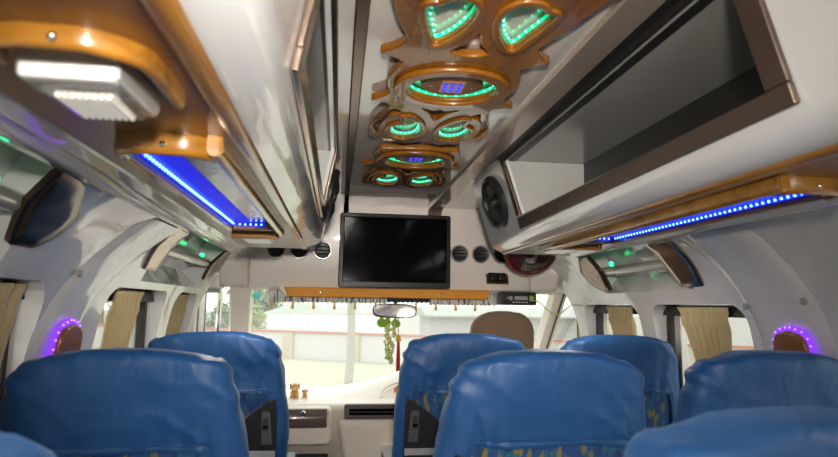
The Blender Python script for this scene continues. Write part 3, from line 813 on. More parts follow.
# rear-view mirror
t = thing('mirror', 'rear-view mirror at the top centre of the windscreen', 'mirror', (.02, 3.10, 1.31))
MR = at(.015, 3.06, 1.224) @ Matrix.Rotation(math.radians(-6), 4, 'X') @ Matrix.Rotation(math.radians(7), 4, 'Z') @ Matrix.Rotation(PI/2, 4, 'X')
lp = catmull([(-.108, .022), (-.07, .034), (0, .037), (.07, .034), (.108, .022), (.113, -.005), (.10, -.026), (.06, -.034), (0, -.035), (-.06, -.034), (-.10, -.026), (-.113, -.005)], 4)
plate('housing', [lp], .022, MR, M['black_p'], t, bevel=.005)
plate('reflector', [scale_loop(lp, -.006)], .003, MR @ at(0, 0, .0115), M['chrome'], t)
mb = MB(); mb.tube([(.02, 3.068, 1.235), (.02, 3.072, 1.28), (.02, 3.08, 1.323)], .008, 10); mb.finish('stem', M['black_p'], t)

# bunch of artificial grapes hanging below the mirror
t = thing('grape_garland', 'bunch of green artificial grapes hanging under the rear-view mirror', 'garland', (-.01, 3.07, 1.19))
mb = MB(); mb.tube([(-.01, 3.075, 1.20), (-.012, 3.073, 1.10), (-.01, 3.075, .985)], .003, 6); mb.finish('stem', M['leaf'], t)
rg = random.Random(3)
proto = None
for k in range(64):
    f = (k + .5)/64; z = 1.168 - .20*f; r = .035*(1 - .62*f) + .002
    a = rg.uniform(0, 2*PI); x = -.008 + math.cos(a)*r*rg.uniform(.5, 1) ; y = 3.073 + math.sin(a)*r*rg.uniform(.5, 1)
    mb = MB(); mb.ball((x, y, z), rg.uniform(.0078, .0108), (1, 1, 1.15), 1); mb.finish('grape', M['grape'] if rg.random() < .6 else M['grape2'], t, smooth=80)
def leaf(c, rx, rz, size):
    lp = catmull([(0, -.5), (.35, -.42), (.5, -.1), (.42, .15), (.22, .3), (0, .55), (-.22, .3), (-.42, .15), (-.5, -.1), (-.35, -.42)], 3)
    me = plate_mesh([lp], .05); n = Matrix.Diagonal((size, size, size*.3, 1))
    me.transform(at(*c) @ Matrix.Rotation(rz, 4, 'Z') @ Matrix.Rotation(rx, 4, 'X') @ n); me.transform(Matrix.Translation(-world_loc(t)))
    link('leaf', me, M['leaf'], t)
leaf((-.048, 3.055, 1.168), 1.2, .3, .055); leaf((.022, 3.062, 1.165), 1.9, -.5, .05); leaf((-.02, 3.045, 1.178), 1.4, .9, .045)

t = thing('tassel_pendant', 'red tassel with a yellow bell hanging right of the grapes', 'pendant', (.035, 3.06, 1.19))
mb = MB(); mb.tube([(.034, 3.064, 1.20), (.036, 3.062, 1.09)], .0022, 6); mb.ball((.035, 3.063, 1.17), .008, sub=1); mb.finish('cord', M['red_c'], t)
mb = MB(); mb.lathe([(.0, 1.105), (.008, 1.104), (.012, 1.094), (.014, 1.082), (.018, 1.076), (.017, 1.074), (0, 1.076)], at(.037, 3.061, 0), 18); mb.finish('bell', M['yellow'], t, smooth=50)
mb = MB()
for k in range(14):
    a = k*2.4; r = .008*math.sqrt(k/14)
    mb.tube([(.037+r*.5*math.cos(a), 3.061+r*.5*math.sin(a), 1.075), (.037+r*math.cos(a), 3.061+r*math.sin(a), 1.0), (.037+r*1.1*math.cos(a), 3.061+r*1.1*math.sin(a), .925 + .004*(k % 3))], .0028, 6)
mb.finish('fringe', M['red_c'], t)

# radio under the bulkhead
t = thing('radio', 'black car radio under the right end of the bulkhead', 'radio', (.645, 3.0, 1.26))
mb = MB(); mb.box((.555, 2.992, 1.262), (.738, 3.14, 1.328)); mb.finish('body', M['black_p'], t, bevel=.003)
plate('faceplate', [rrect(-.088, .088, -.029, .029, .003), rrect(-.078, .078, -.021, .021, .002)], .006, at(.6465, 2.990, 1.295) @ Matrix.Rotation(PI/2, 4, 'X'), M['black_p'], t, bevel=.001)
for kx, r in ((.598, .014), (.578, .006)):
    mb = MB(); mb.lathe([(r, 0), (r, .010), (r*.8, .014), (0, .014)], at(kx, 2.991, 1.297) @ Matrix.Rotation(PI/2, 4, 'X'), 18); mb.finish('knob', M['chrome'], t)
mb = MB(); mb.box((.622, 2.987, 1.288), (.690, 2.993, 1.308)); mb.finish('display', M['silver'], t, bevel=.002)
mb = MB(); mb.box((.700, 2.987, 1.282), (.722, 2.993, 1.310)); mb.finish('side_button', pr('green_button', (.25, .5, .08), .4), t, bevel=.002)
for k in range(6):
    mb = MB(); mb.box((.612+k*.014, 2.986, 1.274), (.620+k*.014, 2.993, 1.279)); mb.finish('button', M['white_p'], t)
pts = catmull([(.722, 2.985, 1.286), (.75, 2.97, 1.275), (.79, 2.95, 1.232), (.84, 2.94, 1.222), (.90, 2.935, 1.265), (.93, 2.93, 1.275)], 6, closed=False)
mb = MB(); mb.tube(pts, .0028, 6); mb.tube(catmull([(.93, 2.93, 1.275), (.94, 2.935, 1.20), (.945, 2.94, 1.05), (.95, 2.94, .85)], 5, closed=False), .0045, 6)
tag(mb.finish('wire', M['wire'], loc=(.72, 2.985, 1.28)), 'loose yellow-green wire looping from the radio to the right door pillar', 'wire')

# small red fan behind the right locker
t = thing('fan', 'small red fan with black wire guard behind the right locker', 'fan', (.60, 2.72, 1.50))
FD = Vector((-.12, -.75, -.62)).normalized(); fx = FD.cross(Vector((0, 0, 1))).normalized(); fy = FD.cross(fx)
FM = at(.612, 2.70, 1.500) @ Matrix((fx, fy, FD)).transposed().to_4x4()
mb = MB()
for r, z in ((.118, 0), (.122, -.028), (.095, .024), (.065, .034), (.035, .038)):
    mb.tube([FM @ Vector((r*math.cos(2*PI*k/40), r*math.sin(2*PI*k/40), z)) for k in range(40)], .0022 if r < .11 else .004, 6, closed=True)
for k in range(60):
    a = 2*PI*k/60
    mb.tube([FM @ Vector((r*math.cos(a), r*math.sin(a), z)) for r, z in ((.03, .038), (.065, .034), (.095, .024), (.118, 0), (.122, -.028), (.09, -.05))], .0013, 5)
mb.finish('guard', M['black_p'], t)
for k in range(3):
    a0 = 2*PI*k/3; P = []
    for i in range(7):
        r = .022 + .082*i/6
        P.append([FM @ Vector((r*math.cos(a0 + w*(.75 + .25*i/6)), r*math.sin(a0 + w*(.75 + .25*i/6)), -.012 + .020*(w-.45))) for w in (0, .3, .6, .9, 1.2)])
    mb = MB(); mb.grid(P); mb.finish('blade', M['red'], t, smooth=60, solid=.002)
mb = MB(); mb.tube([FM @ Vector((.110*math.cos(2*PI*k/40), .110*math.sin(2*PI*k/40), .002)) for k in range(40)], .007, 8, closed=True); mb.finish('ring', M['red'], t)
mb = MB(); mb.lathe([(.0, .012), (.018, .010), (.024, 0), (.026, -.03), (.034, -.035), (.034, -.09), (.02, -.10), (0, -.10)], FM, 20); mb.finish('motor', M['black_p'], t)
mb = MB(); e = FM @ Vector((0, 0, -.09)); mb.tube([e, (e.x, e.y+.05, e.z+.0), (e.x+.01, 2.999, e.z-.02)], .010, 8); mb.finish('bracket', M['black_p'], t)

# ------------------------------------------------------------------ wall light coves
def wall_pt(sd, y, s, off=0.0):
    """s 0..1 runs down the upper slope of the wall"""
    z = (1.472 - .118*s) if sd < 0 else (1.464 - .135*s); x = xin(z)
    n = Vector((-.80, 0, -.60))
    return (sd*(x + n.x*off), y, z + n.z*off)
def cove(sd, S, E, label, ln=0.0):
    t = thing('light_cove', label, 'light cove', wall_pt(sd, (S+E)/2, .5), 'light coves in the side walls')
    def cap(poly, mat):
        lp = []
        for i, p in enumerate(poly):                     # round each corner a little
            a, b = poly[i-1], poly[(i+1) % len(poly)]; k = p[2] if len(p) > 2 else .25
            for w in (0, .5, 1):
                u = (p[0]+(a[0]-p[0])*k, p[1]+(a[1]-p[1])*k); v = (p[0]+(b[0]-p[0])*k, p[1]+(b[1]-p[1])*k)
                lp.append(tuple((1-w)**2*u[d] + 2*w*(1-w)*p[d] + w*w*v[d] for d in (0, 1)))
        mb = MB()
        n = len(lp); c = (sum(p[0] for p in lp)/n, sum(p[1] for p in lp)/n)
        rings = []
        for off, k in ((-.008, 1.0), (.003, 1.0), (.006, .95), (.007, .6), (.007, .3)):
            rings.append([wall_pt(sd, c[0]+(p[0]-c[0])*k, c[1]+(p[1]-c[1])*k, off) for p in lp])
        mb.grid([[rings[j][i] for j in range(len(rings))] for i in range(n)], closed_u=True)
        mb.bm.faces.new([mb.bm.verts.new(q) for q in rings[-1]])
        mb.finish('end_cap', mat, t, smooth=50)
    cap([(E-.22, -.02, .1), (E-.10, .0), (E+ln*.3, .35), (E+ln*.6-.015, .70), (E+ln-.10, 1.02, .15), (E+ln-.19, 1.02, .1), (E+ln*.5-.205, .55)], M['bronze_d'])
    cap([(S+.155, -.02, .08), (S, -.02, .12), (S+ln*.5, .5), (S+ln+.01, 1.02, .12), (S+ln+.14, 1.02, .08), (S+ln*.5+.165, .5)], M['bronze'])
    p0 = Vector(wall_pt(sd, S+.12, .52, -.022)); p1 = Vector(wall_pt(sd, E-.16, .52, -.022))
    mb = MB(); mb.tube([p0, p1], .019, 16); mb.finish('tube', M['silver'], t, smooth=50)
    mb = MB(); 
    for y in (E-.23, S+.19):
        c = Vector(wall_pt(sd, y, .40, -.045)); mb.ball(c, .010, sub=2)
    mb.finish('green_lamp', M['green_l'], t)
    return t
cove(-1, .15, 1.30, 'dark bronze light cove at the far left, above the nearest curtain', .05)
cove(-1, 1.84, 2.87, 'light cove above the two forward windows on the left', .06)
cove(1, .15, 1.155, 'light cove at the right edge of the view, above the purple lamp')
cove(1, 1.755, 2.615, 'light cove above the two curtained windows on the right')

# purple lamps on the pillars
def pillar_lamp(sd, yc, zt, label):
    zb, w = zt - .20, .115
    t = thing('wall_lamp', label, 'wall lamp', (sd*.92, yc, zb), 'purple wall lamps')
    out = catmull([(-w/2+.01, 0), (-w/2-.002, .06), (-w/2-.002, .13), (-w/2+.002, .170), (-w/2+.018, .190), (-w/2+.04, .196), (0, .2), (w/2-.04, .196), (w/2-.018, .190), (w/2-.002, .170), (w/2+.002, .13), (w/2+.002, .06), (w/2-.01, 0), (0, -.004)], 4)
    lean = math.atan2(xin(zb) - xin(zt), .20)
    base = Matrix.Translation((sd*(xin(zb) - .020), yc, zb)) @ Matrix.Rotation(-sd*lean*1.0, 4, 'Y') @ YZ2X
    plate('back_plate', [scale_loop(out, .013)], .008, base @ at(0, 0, sd*.002), M['violet'], t, bevel=.003)
    plate('wooden_cover', [out], .014, base @ at(0, 0, -sd*.007), M['lampwood'], t, bevel=.006)
    ring = scale_loop(out, .0085); last = None; first = None
    for p in ring:
        if last is None or math.hypot(p[0]-last[0], p[1]-last[1]) > .016:
            last = p; q = base @ Vector((p[0], p[1], -sd*.004))
            if first is None:
                mb = MB(); mb.ball(q, .003, sub=1); first = mb.finish('led', M['violet_d'], t); fq = q
            else:
                o = first.copy(); COL.objects.link(o); o.location = q - fq
    return t
pillar_lamp(-1, 1.535, 1.200, 'purple rimmed wooden lamp on the left wall pillar')
pillar_lamp(1, 1.440, 1.203, 'purple rimmed wooden lamp on the right wall pillar')
# screw caps on the pillars
def screw(sd, y, z, label):
    mb = MB(); c = (sd*(xin(z)-.010), y, z)
    mb.lathe([(.009, -.004), (.009, .003), (.005, .005), (0, .004)], Matrix.Translation(c) @ Matrix.Rotation(-sd*PI/2, 4, 'Y'), 14)
    tag(mb.finish('screw', M['grey_p'], loc=c), label, 'screw', 'pillar screws')
screw(-1, 1.50, 1.315, 'dark screw on the left pillar, up from the purple lamp')
screw(1, 1.375, 1.275, 'dark screw on the right pillar, up from the purple lamp')
screw(1, 1.60, 1.262, 'small dark screw by the rear top corner of the right curtained window')

# ------------------------------------------------------------------ curtains
def curtain(sd, yt0, yt1, yb0, yb1, zt, zb, label, pleats, seed):
    t = thing('curtain', label, 'curtain', (sd*.93, (yt0+yt1)/2, zt), 'gold window curtains')
    rnd = random.Random(seed); ph = [rnd.uniform(0, 6) for _ in range(3)]
    n = pleats*10; P = []
    for i in range(n+1):
        u = i/n; col = []
        for j in range(25):
            v = j/24; z = zt + (zb-zt)*v; e = v**.8
            y = (yt0+(yb0-yt0)*e) + ((yt1+(yb1-yt1)*e) - (yt0+(yb0-yt0)*e))*u
            d = .013*math.sin(u*pleats*2*PI + .5*math.sin(v*4+ph[0])) + .004*math.sin(u*pleats*4*PI+ph[1]+v*3)
            if v < .10: d *= .55
            x = xin(max(z, .8)) + .028 + d - (.004 if abs(v-.10) < .03 else 0)
            col.append((sd*x, y, z))
        P.append(col)
    mb = MB(); mb.grid(P); mb.finish('cloth', M['curtain'], t, smooth=80, solid=.002)
zl, zr = WTOP[-1]-.008, WTOP[1]-.008
curtain(-1, 1.02, 1.37, 1.06, 1.345, zl, .74, 'wide gold curtain at the left edge, nearest window', 7, 1)
curtain(-1, 1.895, 2.13, 2.01, 2.09, zl, .80, 'gold curtain in the middle left window, behind the front left blue seat', 5, 2)
curtain(-1, 2.53, 2.76, 2.62, 2.70, zl, .80, 'gold curtain in the front left window, under the light cove', 5, 3)
curtain(1, 1.745, 2.02, 1.84, 1.89, zr, .80, 'gold curtain in the rear right window, beside the purple lamp', 6, 4)
curtain(1, 2.36, 2.59, 2.44, 2.50, zr, .80, 'gold curtain in the front right window, near the driver seat', 5, 5)

# ------------------------------------------------------------------ seats
def sgnpow(v, e): return math.copysign(abs(v)**e, v)
def back_point(x, y, theta, z, ztop, inset, n_xy=3.6):
    a = .213 + .030*min(1, max(0, (1.10 - z)/.18)) - inset; b = .062 - inset*.6
    dome = .105; e = 1.0
    if z > ztop - dome:
        k = min(1.0, (z - (ztop - dome))/dome); e = max(0.0, 1 - k**3.3)**(1/3.3)
    cx, sx = math.cos(theta), math.sin(theta)
    px = a*e*sgnpow(cx, 2/n_xy); py = b*max(e, 0)**.6*sgnpow(sx, 2/n_xy)
    yc = y + .066 + (1.10 - z)*.16
    crown = -.010*(abs(px)/a)**2 if z > ztop - .02 else 0
    return Vector((x + px, yc + py, z + crown))
def seat(x, y, label, aisle, seed, ztop=1.157, group='blue passenger seats'):
    t = thing('bus_seat', label, 'seat', (x, y + .3, 0), group)
    rnd = Vector((seed*7.3, seed*3.1, seed*1.7))
    N = 112
    # patterned backrest
    rows = [ztop-.012, ztop-.02, ztop-.035, ztop-.06, ztop-.09, ztop-.12, 1.0, .95, .9, .8, .7, .6, .5, .44]
    P = [[back_point(x, y, 2*PI*i/N, z, ztop-.010, .010) for z in rows] for i in range(N)]
    mb = MB(); mb.grid(P, closed_u=True)
    mb.finish('backrest', M['pattern'], t, smooth=60)
    # blue cover, long at the sides and short across the back
    K = 40; P = []
    for i in range(N):
        th = 2*PI*i/N; cx = math.cos(th); back = math.sin(th) < 0
        if back:
            q = min(1, max(0, (abs(sgnpow(cx, 2/3.6)) - .74)/.13)); q = q*q*(3-2*q); bot = .957 - .36*q + .004*math.sin(9*cx)
        else: bot = .80 if abs(cx) < .8 else .60
        col = []
        for j in range(K+1):
            v = j/K
            if v < .4: z = ztop - .1*(v/.4)**1.8
            else: z = (ztop - .1) + (bot - (ztop - .1))*((v-.4)/.6)
            if j == 0: z = ztop - .00005
            p = back_point(x, y, th, z, ztop, 0)
            nrm = Vector((sgnpow(cx, .9)*.6, sgnpow(math.sin(th), .9), 0)); nrm.normalize()
            fold = noise.noise(p*9 + rnd)*.008 + (1-abs(noise.noise(Vector((p.x*14 + p.z*9, p.y*14, p.z*7 - p.x*5)) + rnd)))**6*.004 + noise.noise(Vector((p.x*30, p.y*30, p.z*9)) + rnd)*.0022
            edge = max(0, 1 - (z - bot)/.075) if back and abs(cx) < .9 else 0
            fold += edge*(.0045*math.sin(p.x*150 + 2*noise.noise(p*12 + rnd)) - .003*edge)
            corner = max(0, (abs(p.x - x) - .14)/.08)
            fold += corner*.006*math.sin(z*120 + p.x*70 + seed)*max(0, 1-abs(z-1.09)/.07)
            if j > K-3 and back: fold += .003
            p = p + nrm*fold + Vector((0, 0, .35*fold if v < .3 else 0))
            col.append(p)
        P.append(col)
    mb = MB(); mb.grid(P, closed_u=True)
    ring = [c[0] for c in P]; 
    bmesh.ops.remove_doubles(mb.bm, verts=mb.bm.verts, dist=.0004)
    be = [e for e in mb.bm.edges if e.is_boundary and all(v.co.z > ztop - .03 for v in e.verts)]
    if be: bmesh.ops.holes_fill(mb.bm, edges=be, sides=0)
    cv = mb.finish('seat_cover', M['cover'], t, smooth=75)
    # stitched hem across the back
    hem = []
    for k in range(41):
        u = (k/40*2-1)*.78; cx = sgnpow(u, 1.8); th = -math.acos(max(-1, min(1, cx))); p = back_point(x, y, th, .972, ztop, 0)
        hem.append(p + Vector((0, -.0045, .002*math.sin(k*.7))))
    mb = MB(); mb.tube(hem, .0022, 6); mb.finish('hem_piping', M['cover'], cv)
    # cushion, base and legs
    mb = MB(); mb.prism(rrect(y+.17, y+.64, .36, .49, .05), 0, x-.225, x+.225); mb.finish('seat_cushion', M['pattern'], t, bevel=.02, seg=3)
    mb = MB(); mb.box((x-.20, y+.20, .30), (x+.20, y+.60, .36)); mb.finish('base_frame', M['black_p'], t, bevel=.008)
    for sx in (-.18, .18):
        for yy in (.24, .56):
            mb = MB(); mb.tube([(x+sx, y+yy, 0), (x+sx, y+yy, .30)], .016, 10); mb.finish('leg', M['black_p'], t)
    # black bracket with grey strap on the aisle side of the back
    yb = lambda z: y + .066 + (1.10 - z)*.16 - .064
    mb = MB(); s_ = aisle
    poly = catmull([(.212, .925), (.196, .938), (.172, .925), (.075, .845), (.055, .80), (.055, .62), (.12, .575), (.205, .585), (.215, .75)], 4)
    A = [mb.bm.verts.new((x + s_*px, yb(pz) - .014, pz)) for px, pz in poly]; B = [mb.bm.verts.new((x + s_*px, yb(pz) + .02, pz)) for px, pz in poly]
    mb.bm.faces.new(A); mb.bm.faces.new(list(reversed(B)))
    for i in range(len(poly)):
        j = (i+1) % len(poly); mb.bm.faces.new((A[j], A[i], B[i], B[j]))
    br = mb.finish('side_bracket', M['black_p'], t, bevel=.004)
    mb = MB(); mb.prism([(x+s_*.166, .915), (x+s_*.194, .915), (x+s_*.206, .80), (x+s_*.170, .80)], 1, yb(.86)-.021, yb(.86)-.008); mb.finish('latch_plate', pr('dark_grey_latch', (.05, .05, .055), .4), br, bevel=.003)
    mb = MB(); mb.box((x+s_*.182-.008, yb(.85)-.024, .845), (x+s_*.182+.008, yb(.85)-.019, .885)); mb.box((x+s_*.176-.013, yb(.85)-.024, .852), (x+s_*.176+.013, yb(.85)-.019, .860)); mb.finish('latch_slot', M['gasket'], br)
    mb = MB(); mb.box((x+s_*.06, yb(.76)-.020, .755), (x+s_*.214, yb(.76)-.014, .778)); mb.finish('strap', M['grey_p'], br, bevel=.002)
    # armrest
    mb = MB(); mb.prism(rrect(y+.12, y+.50, .63, .67, .018), 0, x+s_*.235-.02, x+s_*.235+.02); mb.finish('armrest', M['black_p'], t, bevel=.006)
    return t
R0, R1, R2 = .47, 1.25, 2.03
seat(-.70, R0, 'blue covered seat in the bottom left corner, only its shoulder showing', 1, 1)
seat(-.690, R1, 'blue covered seat at the lower left, beside the left purple lamp', 1, 2)
seat(-.672, R2, 'blue covered seat at the front left, before the dashboard', 1, 3)
seat(.20, R0, 'blurred light blue seat cover nearest the camera at bottom right', -1, 4)
seat(.193, R1, 'large blue covered seat at centre right, in front of the driver headrest', -1, 5)
seat(.178, R2, 'blue covered seat at the front centre, right of the hanging grapes', -1, 6)
seat(.748, R1, 'blue covered seat by the right wall, under the right purple lamp', -1, 7)
seat(.735, R2, 'blue covered seat under the right curtained windows, farther forward', -1, 8)

# driver seat
t = thing('driver_seat', 'brown velvet driver seat behind the windscreen', 'seat', (.515, 3.0, 0))
def drow(z):
    w = .155 + .085*min(1, max(0, (1.03 - z)/.15))**1.2
    k = max(0, (z - 1.12)/.113); e = max(0, 1 - k**2.4)**(1/2.4)
    return w*e, .055*max(e, .0)**.5
zs = [1.2325, 1.231, 1.226, 1.217, 1.203, 1.185, 1.16, 1.12, 1.08, 1.04, 1.0, .95, .9, .8, .7, .6, .5]
P = []
for i in range(64):
    th = 2*PI*i/64; col = []
    for z in zs:
        w, d = drow(z); col.append((.515 + w*sgnpow(math.cos(th), .6), 2.86 + (1.1-z)*.12 + d*sgnpow(math.sin(th), .6), z))
    P.append(col)
mb = MB(); mb.grid(P, closed_u=True); bmesh.ops.remove_doubles(mb.bm, verts=mb.bm.verts, dist=.0005)
be = [e for e in mb.bm.edges if e.is_boundary and e.verts[0].co.z > 1.2]
if be: bmesh.ops.holes_fill(mb.bm, edges=be, sides=0)
bk = mb.finish('backrest', M['velvet'], t, smooth=70)
edge = []
for z in [.98, 1.02, 1.06, 1.1, 1.14, 1.17, 1.195, 1.21, 1.222]:
    w, d = drow(z); edge.append((.515 - w*.93, 2.86 + (1.1-z)*.12 - d*.86, z))
for z in [1.222, 1.21, 1.195, 1.17, 1.14, 1.1, 1.06, 1.02, .98]:
    w, d = drow(z); edge.append((.515 + w*.93, 2.86 + (1.1-z)*.12 - d*.86, z))
mb = MB(); mb.tube(edge, .004, 6); mb.finish('piping', M['velvet'], bk)
mb = MB(); mb.prism(rrect(2.92, 3.13, .36, .50, .05), 0, .29, .74); mb.finish('seat_cushion', M['velvet'], t, bevel=.02)
mb = MB(); mb.box((.32, 2.98, 0), (.71, 3.12, .36)); mb.finish('pedestal', M['black_p'], t, bevel=.01)

# ------------------------------------------------------------------ dashboard
t = thing('dashboard', 'cream plastic dashboard below the windscreen', 'dashboard', (0, 3.6, 0))
mb = MB(); mb.prism([(3.27, .60), (3.255, .715), (3.275, .735), (3.40, .738), (3.93, .745), (3.93, .40), (3.45, .40)], 0, -.94, .94); mb.finish('top_panel', M['dash'], t, bevel=.012, seg=3)
P = []                                                    # raised hood towards the driver
for i in range(41):
    x = -.34 + 1.24*i/40; q = min(1, max(0, (x+.34)/.62)); h = .145*(q*q*(3-2*q)); h *= 1 - .3*max(0, (x-.6)/.3)
    P.append([(x, 3.40, .730), (x, 3.43, .734+h*.12), (x, 3.50, .738+h*.72), (x, 3.545, .740+h*.97), (x, 3.60, .742+h), (x, 3.75, .742+h*.93), (x, 3.93, .74+h*.6)])
mb = MB(); mb.grid(P); mb.finish('instrument_hood', M['dash'], t, smooth=60)
mb = MB(); arc = catmull([(-.02, 3.415, .745), (.0, 3.45, .785), (.06, 3.475, .812), (.14, 3.485, .825), (.24, 3.487, .83)], 6, closed=False); mb.tube(arc, .006, 8); mb.finish('hood_moulding', M['dash'], t)
gb = MB(); gb.prism(rrect(-.92, -.285, .545, .728, .03), 1, 3.19, 3.30); g = gb.finish('glove_box', M['dash'], t, bevel=.014, seg=3)
P = []
for i in range(13):
    a = i/12; z = .722 - .092*a; yb_ = 3.188 - .022*math.sin(a*PI)
    P.append([(-.88, yb_, z), (-.60, yb_-.002, z), (-.325, yb_, z), (-.310, yb_+.004, z), (-.306, 3.195, z)])
mb = MB(); mb.grid(P); lid = mb.finish('lid', pr('brown_gloss_lid', (.13, .092, .078), .22, coat=.6), g, smooth=60)
mb = MB(); mb.lathe([(.013, 0), (.013, .012), (.010, .016), (0, .016)], at(-.428, 3.178, .706) @ Matrix.Rotation(PI/2, 4, 'X'), 18); mb.finish('lock_knob', M['chrome'], g)
plate('slot_bezel', [rrect(-.222, .16, .662, .738, .012)], .03, at(0, 3.252, 0) @ Matrix.Rotation(PI/2, 4, 'X'), pr('brown_bezel', (.12, .09, .078), .3, coat=.4), t, bevel=.006)
mb = MB(); mb.box((-.195, 3.225, .684), (.14, 3.25, .716)); mb.finish('slot', M['screen'], t, bevel=.003)
mb = MB(); mb.box((-.19, 3.221, .698), (.135, 3.226, .702)); mb.finish('slot_fin', M['black_p'], t)
P = []                                                    # flared centre console
for i in range(15):
    a = i/14; z = .655 - .60*a; xl = -.272 + .10*a**.7; y0 = 3.245 - .10*a
    P.append([(xl, 3.40, z), (xl+.004, y0+.03, z), (xl+.03, y0, z), (.1, y0-.012, z), (.23, y0, z), (.26, 3.40, z)])
mb = MB(); mb.grid(P); mb.finish('centre_console', M['dash'], t, smooth=50)
mb = MB(); mb.box((-.03, 3.17, .48), (.10, 3.20, .55)); mb.finish('console_pocket', M['cream'], t, bevel=.006)
mb = MB(); mb.box((-.90, 3.40, .10), (-.30, 3.50, .55)); mb.finish('footwell_panel', M['black_p'], t)

# dog figurines on the dashboard
def dog(x, y, s, label, z0=.739):
    t = thing('dog_figurine', label, 'figurine', (x, y, z0), 'dog figurines on the dashboard')
    mb = MB(); mb.ball((x, y+.006*s, z0+.026*s), .026*s, (1, .95, 1.0), 2)
    for sx in (-1, 1):
        mb.ball((x+sx*.019*s, y-.014*s, z0+.009*s), .010*s, (1, 1.3, .9), 1); mb.ball((x+sx*.012*s, y-.020*s, z0+.020*s), .008*s, (.9, .9, 1.7), 1)
    mb.finish('body', M['dog'], t, smooth=80)
    mb = MB(); mb.ball((x, y-.006*s, z0+.064*s), .024*s, (1.05, .95, .95), 2); hd = mb.finish('head', M['dog'], t, smooth=80)
    mb = MB(); mb.ball((x, y-.026*s, z0+.058*s), .012*s, (1.1, .9, .8), 1); mb.finish('muzzle', M['dog_l'], hd, smooth=80)
    mb = MB(); mb.ball((x, y-.037*s, z0+.062*s), .004*s, sub=1); mb.ball((x-.009*s, y-.027*s, z0+.070*s), .003*s, sub=1); mb.ball((x+.009*s, y-.027*s, z0+.070*s), .003*s, sub=1); mb.finish('eyes_and_nose', M['dog_d'], hd)
    for sx in (-1, 1):
        mb = MB(); mb.ball((x+sx*.023*s, y-.004*s, z0+.066*s), .012*s, (.5, .8, 1.5), 1); mb.finish('ear', M['dog_d'], hd, smooth=80)
dog(-.492, 3.45, .95, 'tallest golden dog figurine on the dashboard'); dog(-.565, 3.45, .9, 'dog figurine half hidden by the front left seat')
dog(-.437, 3.46, .55, 'smallest dog figurine, right end of the row on the dashboard')
# orange flower ornament
t = thing('flower_ornament', 'small orange flower ornament on the dashboard hood', 'ornament', (.085, 3.48, .77))
mb = MB(); mb.ball((.085, 3.452, .776), .014, (1, .5, 1), 2); mb.finish('centre', M['yellow'], t, smooth=80)
for k in range(7):
    a = 2*PI*k/7; mb = MB(); mb.ball((.085+.020*math.cos(a), 3.455, .776+.020*math.sin(a)), .013, (1, .45, 1), 1); mb.finish('petal', M['orange'], t, smooth=80)

# ------------------------------------------------------------------ outside
mb = MB(); mb.box((-120, -60, -.80), (120, 160, -.70)); struct(mb.finish('ground', M['ground']))
A = Vector((-3.7, 24, 0)); D = Vector((14, -8.2, 0)).normalized(); Nn = Vector((-D.y, D.x, 0))
P = []
for i in range(61):
    P.append([])
    for y in range(9):
        q = A + D*(-30 + i) - Nn*(.6 + y*1.0)
        P[-1].append((q.x, q.y, -.697 + .10*math.sin(y/8*PI)*(.6+.4*noise.noise(Vector((i*.7, y*.5, 0))))))
mb = MB(); mb.grid(P); tag(mb.finish('grass_patch', M['grass'], smooth=60), 'dry grass verge in front of the compound wall', 'grass', kind='stuff')
t = thing('compound_wall', 'low white wall with red coping outside the windows', 'wall', (-3.7, 24, -.7))
RZ = Matrix.Rotation(math.atan2(D.y, D.x), 3, 'Z')
def wbox(mb, s0, s1, d, z0, z1):
    c = A + D*((s0+s1)/2); mb.box((c.x-(s1-s0)/2, c.y-d/2, z0), (c.x+(s1-s0)/2, c.y+d/2, z1), RZ)
mb = MB(); wbox(mb, -32, 40, .2, -.7, .22); mb.finish('wall_panel', M['plaster'], t)
mb = MB(); wbox(mb, -32, 40, .32, .22, .29); mb.finish('coping', M['coping'], t)
k = -31.0
while k < 39:
    mb = MB(); wbox(mb, k-.22, k+.22, .36, -.7, .218); mb.finish('pillar', M['pillar'], t); k += 2.75
# slender tree trunk before the wall
def tree(x, y, h, r, crown, label, mat, cz, seed):
    t = thing('tree', label, 'tree', (x, y, -.7)); rn = random.Random(seed)
    if r: 
        mb = MB(); mb.tube([(x+.05*math.sin(i), y, -.7+h*i/8) for i in range(9)], [r*(1.25-.06*i) for i in range(9)], 12); mb.finish('trunk', M['bark'], t, smooth=70)
    mb = MB()
    for _ in range(34):
        a = rn.uniform(0, 2*PI); q = crown*math.sqrt(rn.random())*.8; zz = cz + rn.uniform(-.5, .6)*crown
        c = Vector((x+q*math.cos(a), y+q*math.sin(a), zz)); br = crown*rn.uniform(.22, .40)
        for _k in range(70):
            d = Vector((rn.gauss(0, 1), rn.gauss(0, 1), rn.gauss(0, 1))).normalized(); p = c + d*br*rn.uniform(.6, 1.05)
            u = d.orthogonal().normalized(); u = (Matrix.Rotation(rn.uniform(0, 6.28), 3, d) @ u + d*rn.uniform(-.5, .5)).normalized(); w_ = d.cross(u).normalized(); L_ = crown*rn.uniform(.05, .10)
            mb.bm.faces.new([mb.bm.verts.new(p + v_) for v_ in (-u*L_, w_*L_*.45, u*L_, -w_*L_*.45)])
    mb.finish('crown', mat, t, smooth=0)
tree(.02, 14.6, 6.0, .085, 1.8, 'slender pale tree trunk standing before the white wall', M['fol'], 6.6, 11)
tree(-4.3, 29, 1.6, .10, .85, 'yellow-green bush beyond the wall at the left of the windscreen', M['fol2'], .35, 12)
tree(-13.5, 36, 3.5, .2, 3.2, 'hazy green tree beyond the wall, seen through the left windows', M['fol'], 2.2, 13)
tree(-25, 41, 3.5, .2, 3.0, 'hazy tree beyond the wall, farthest left', M['fol'], 2.0, 14)
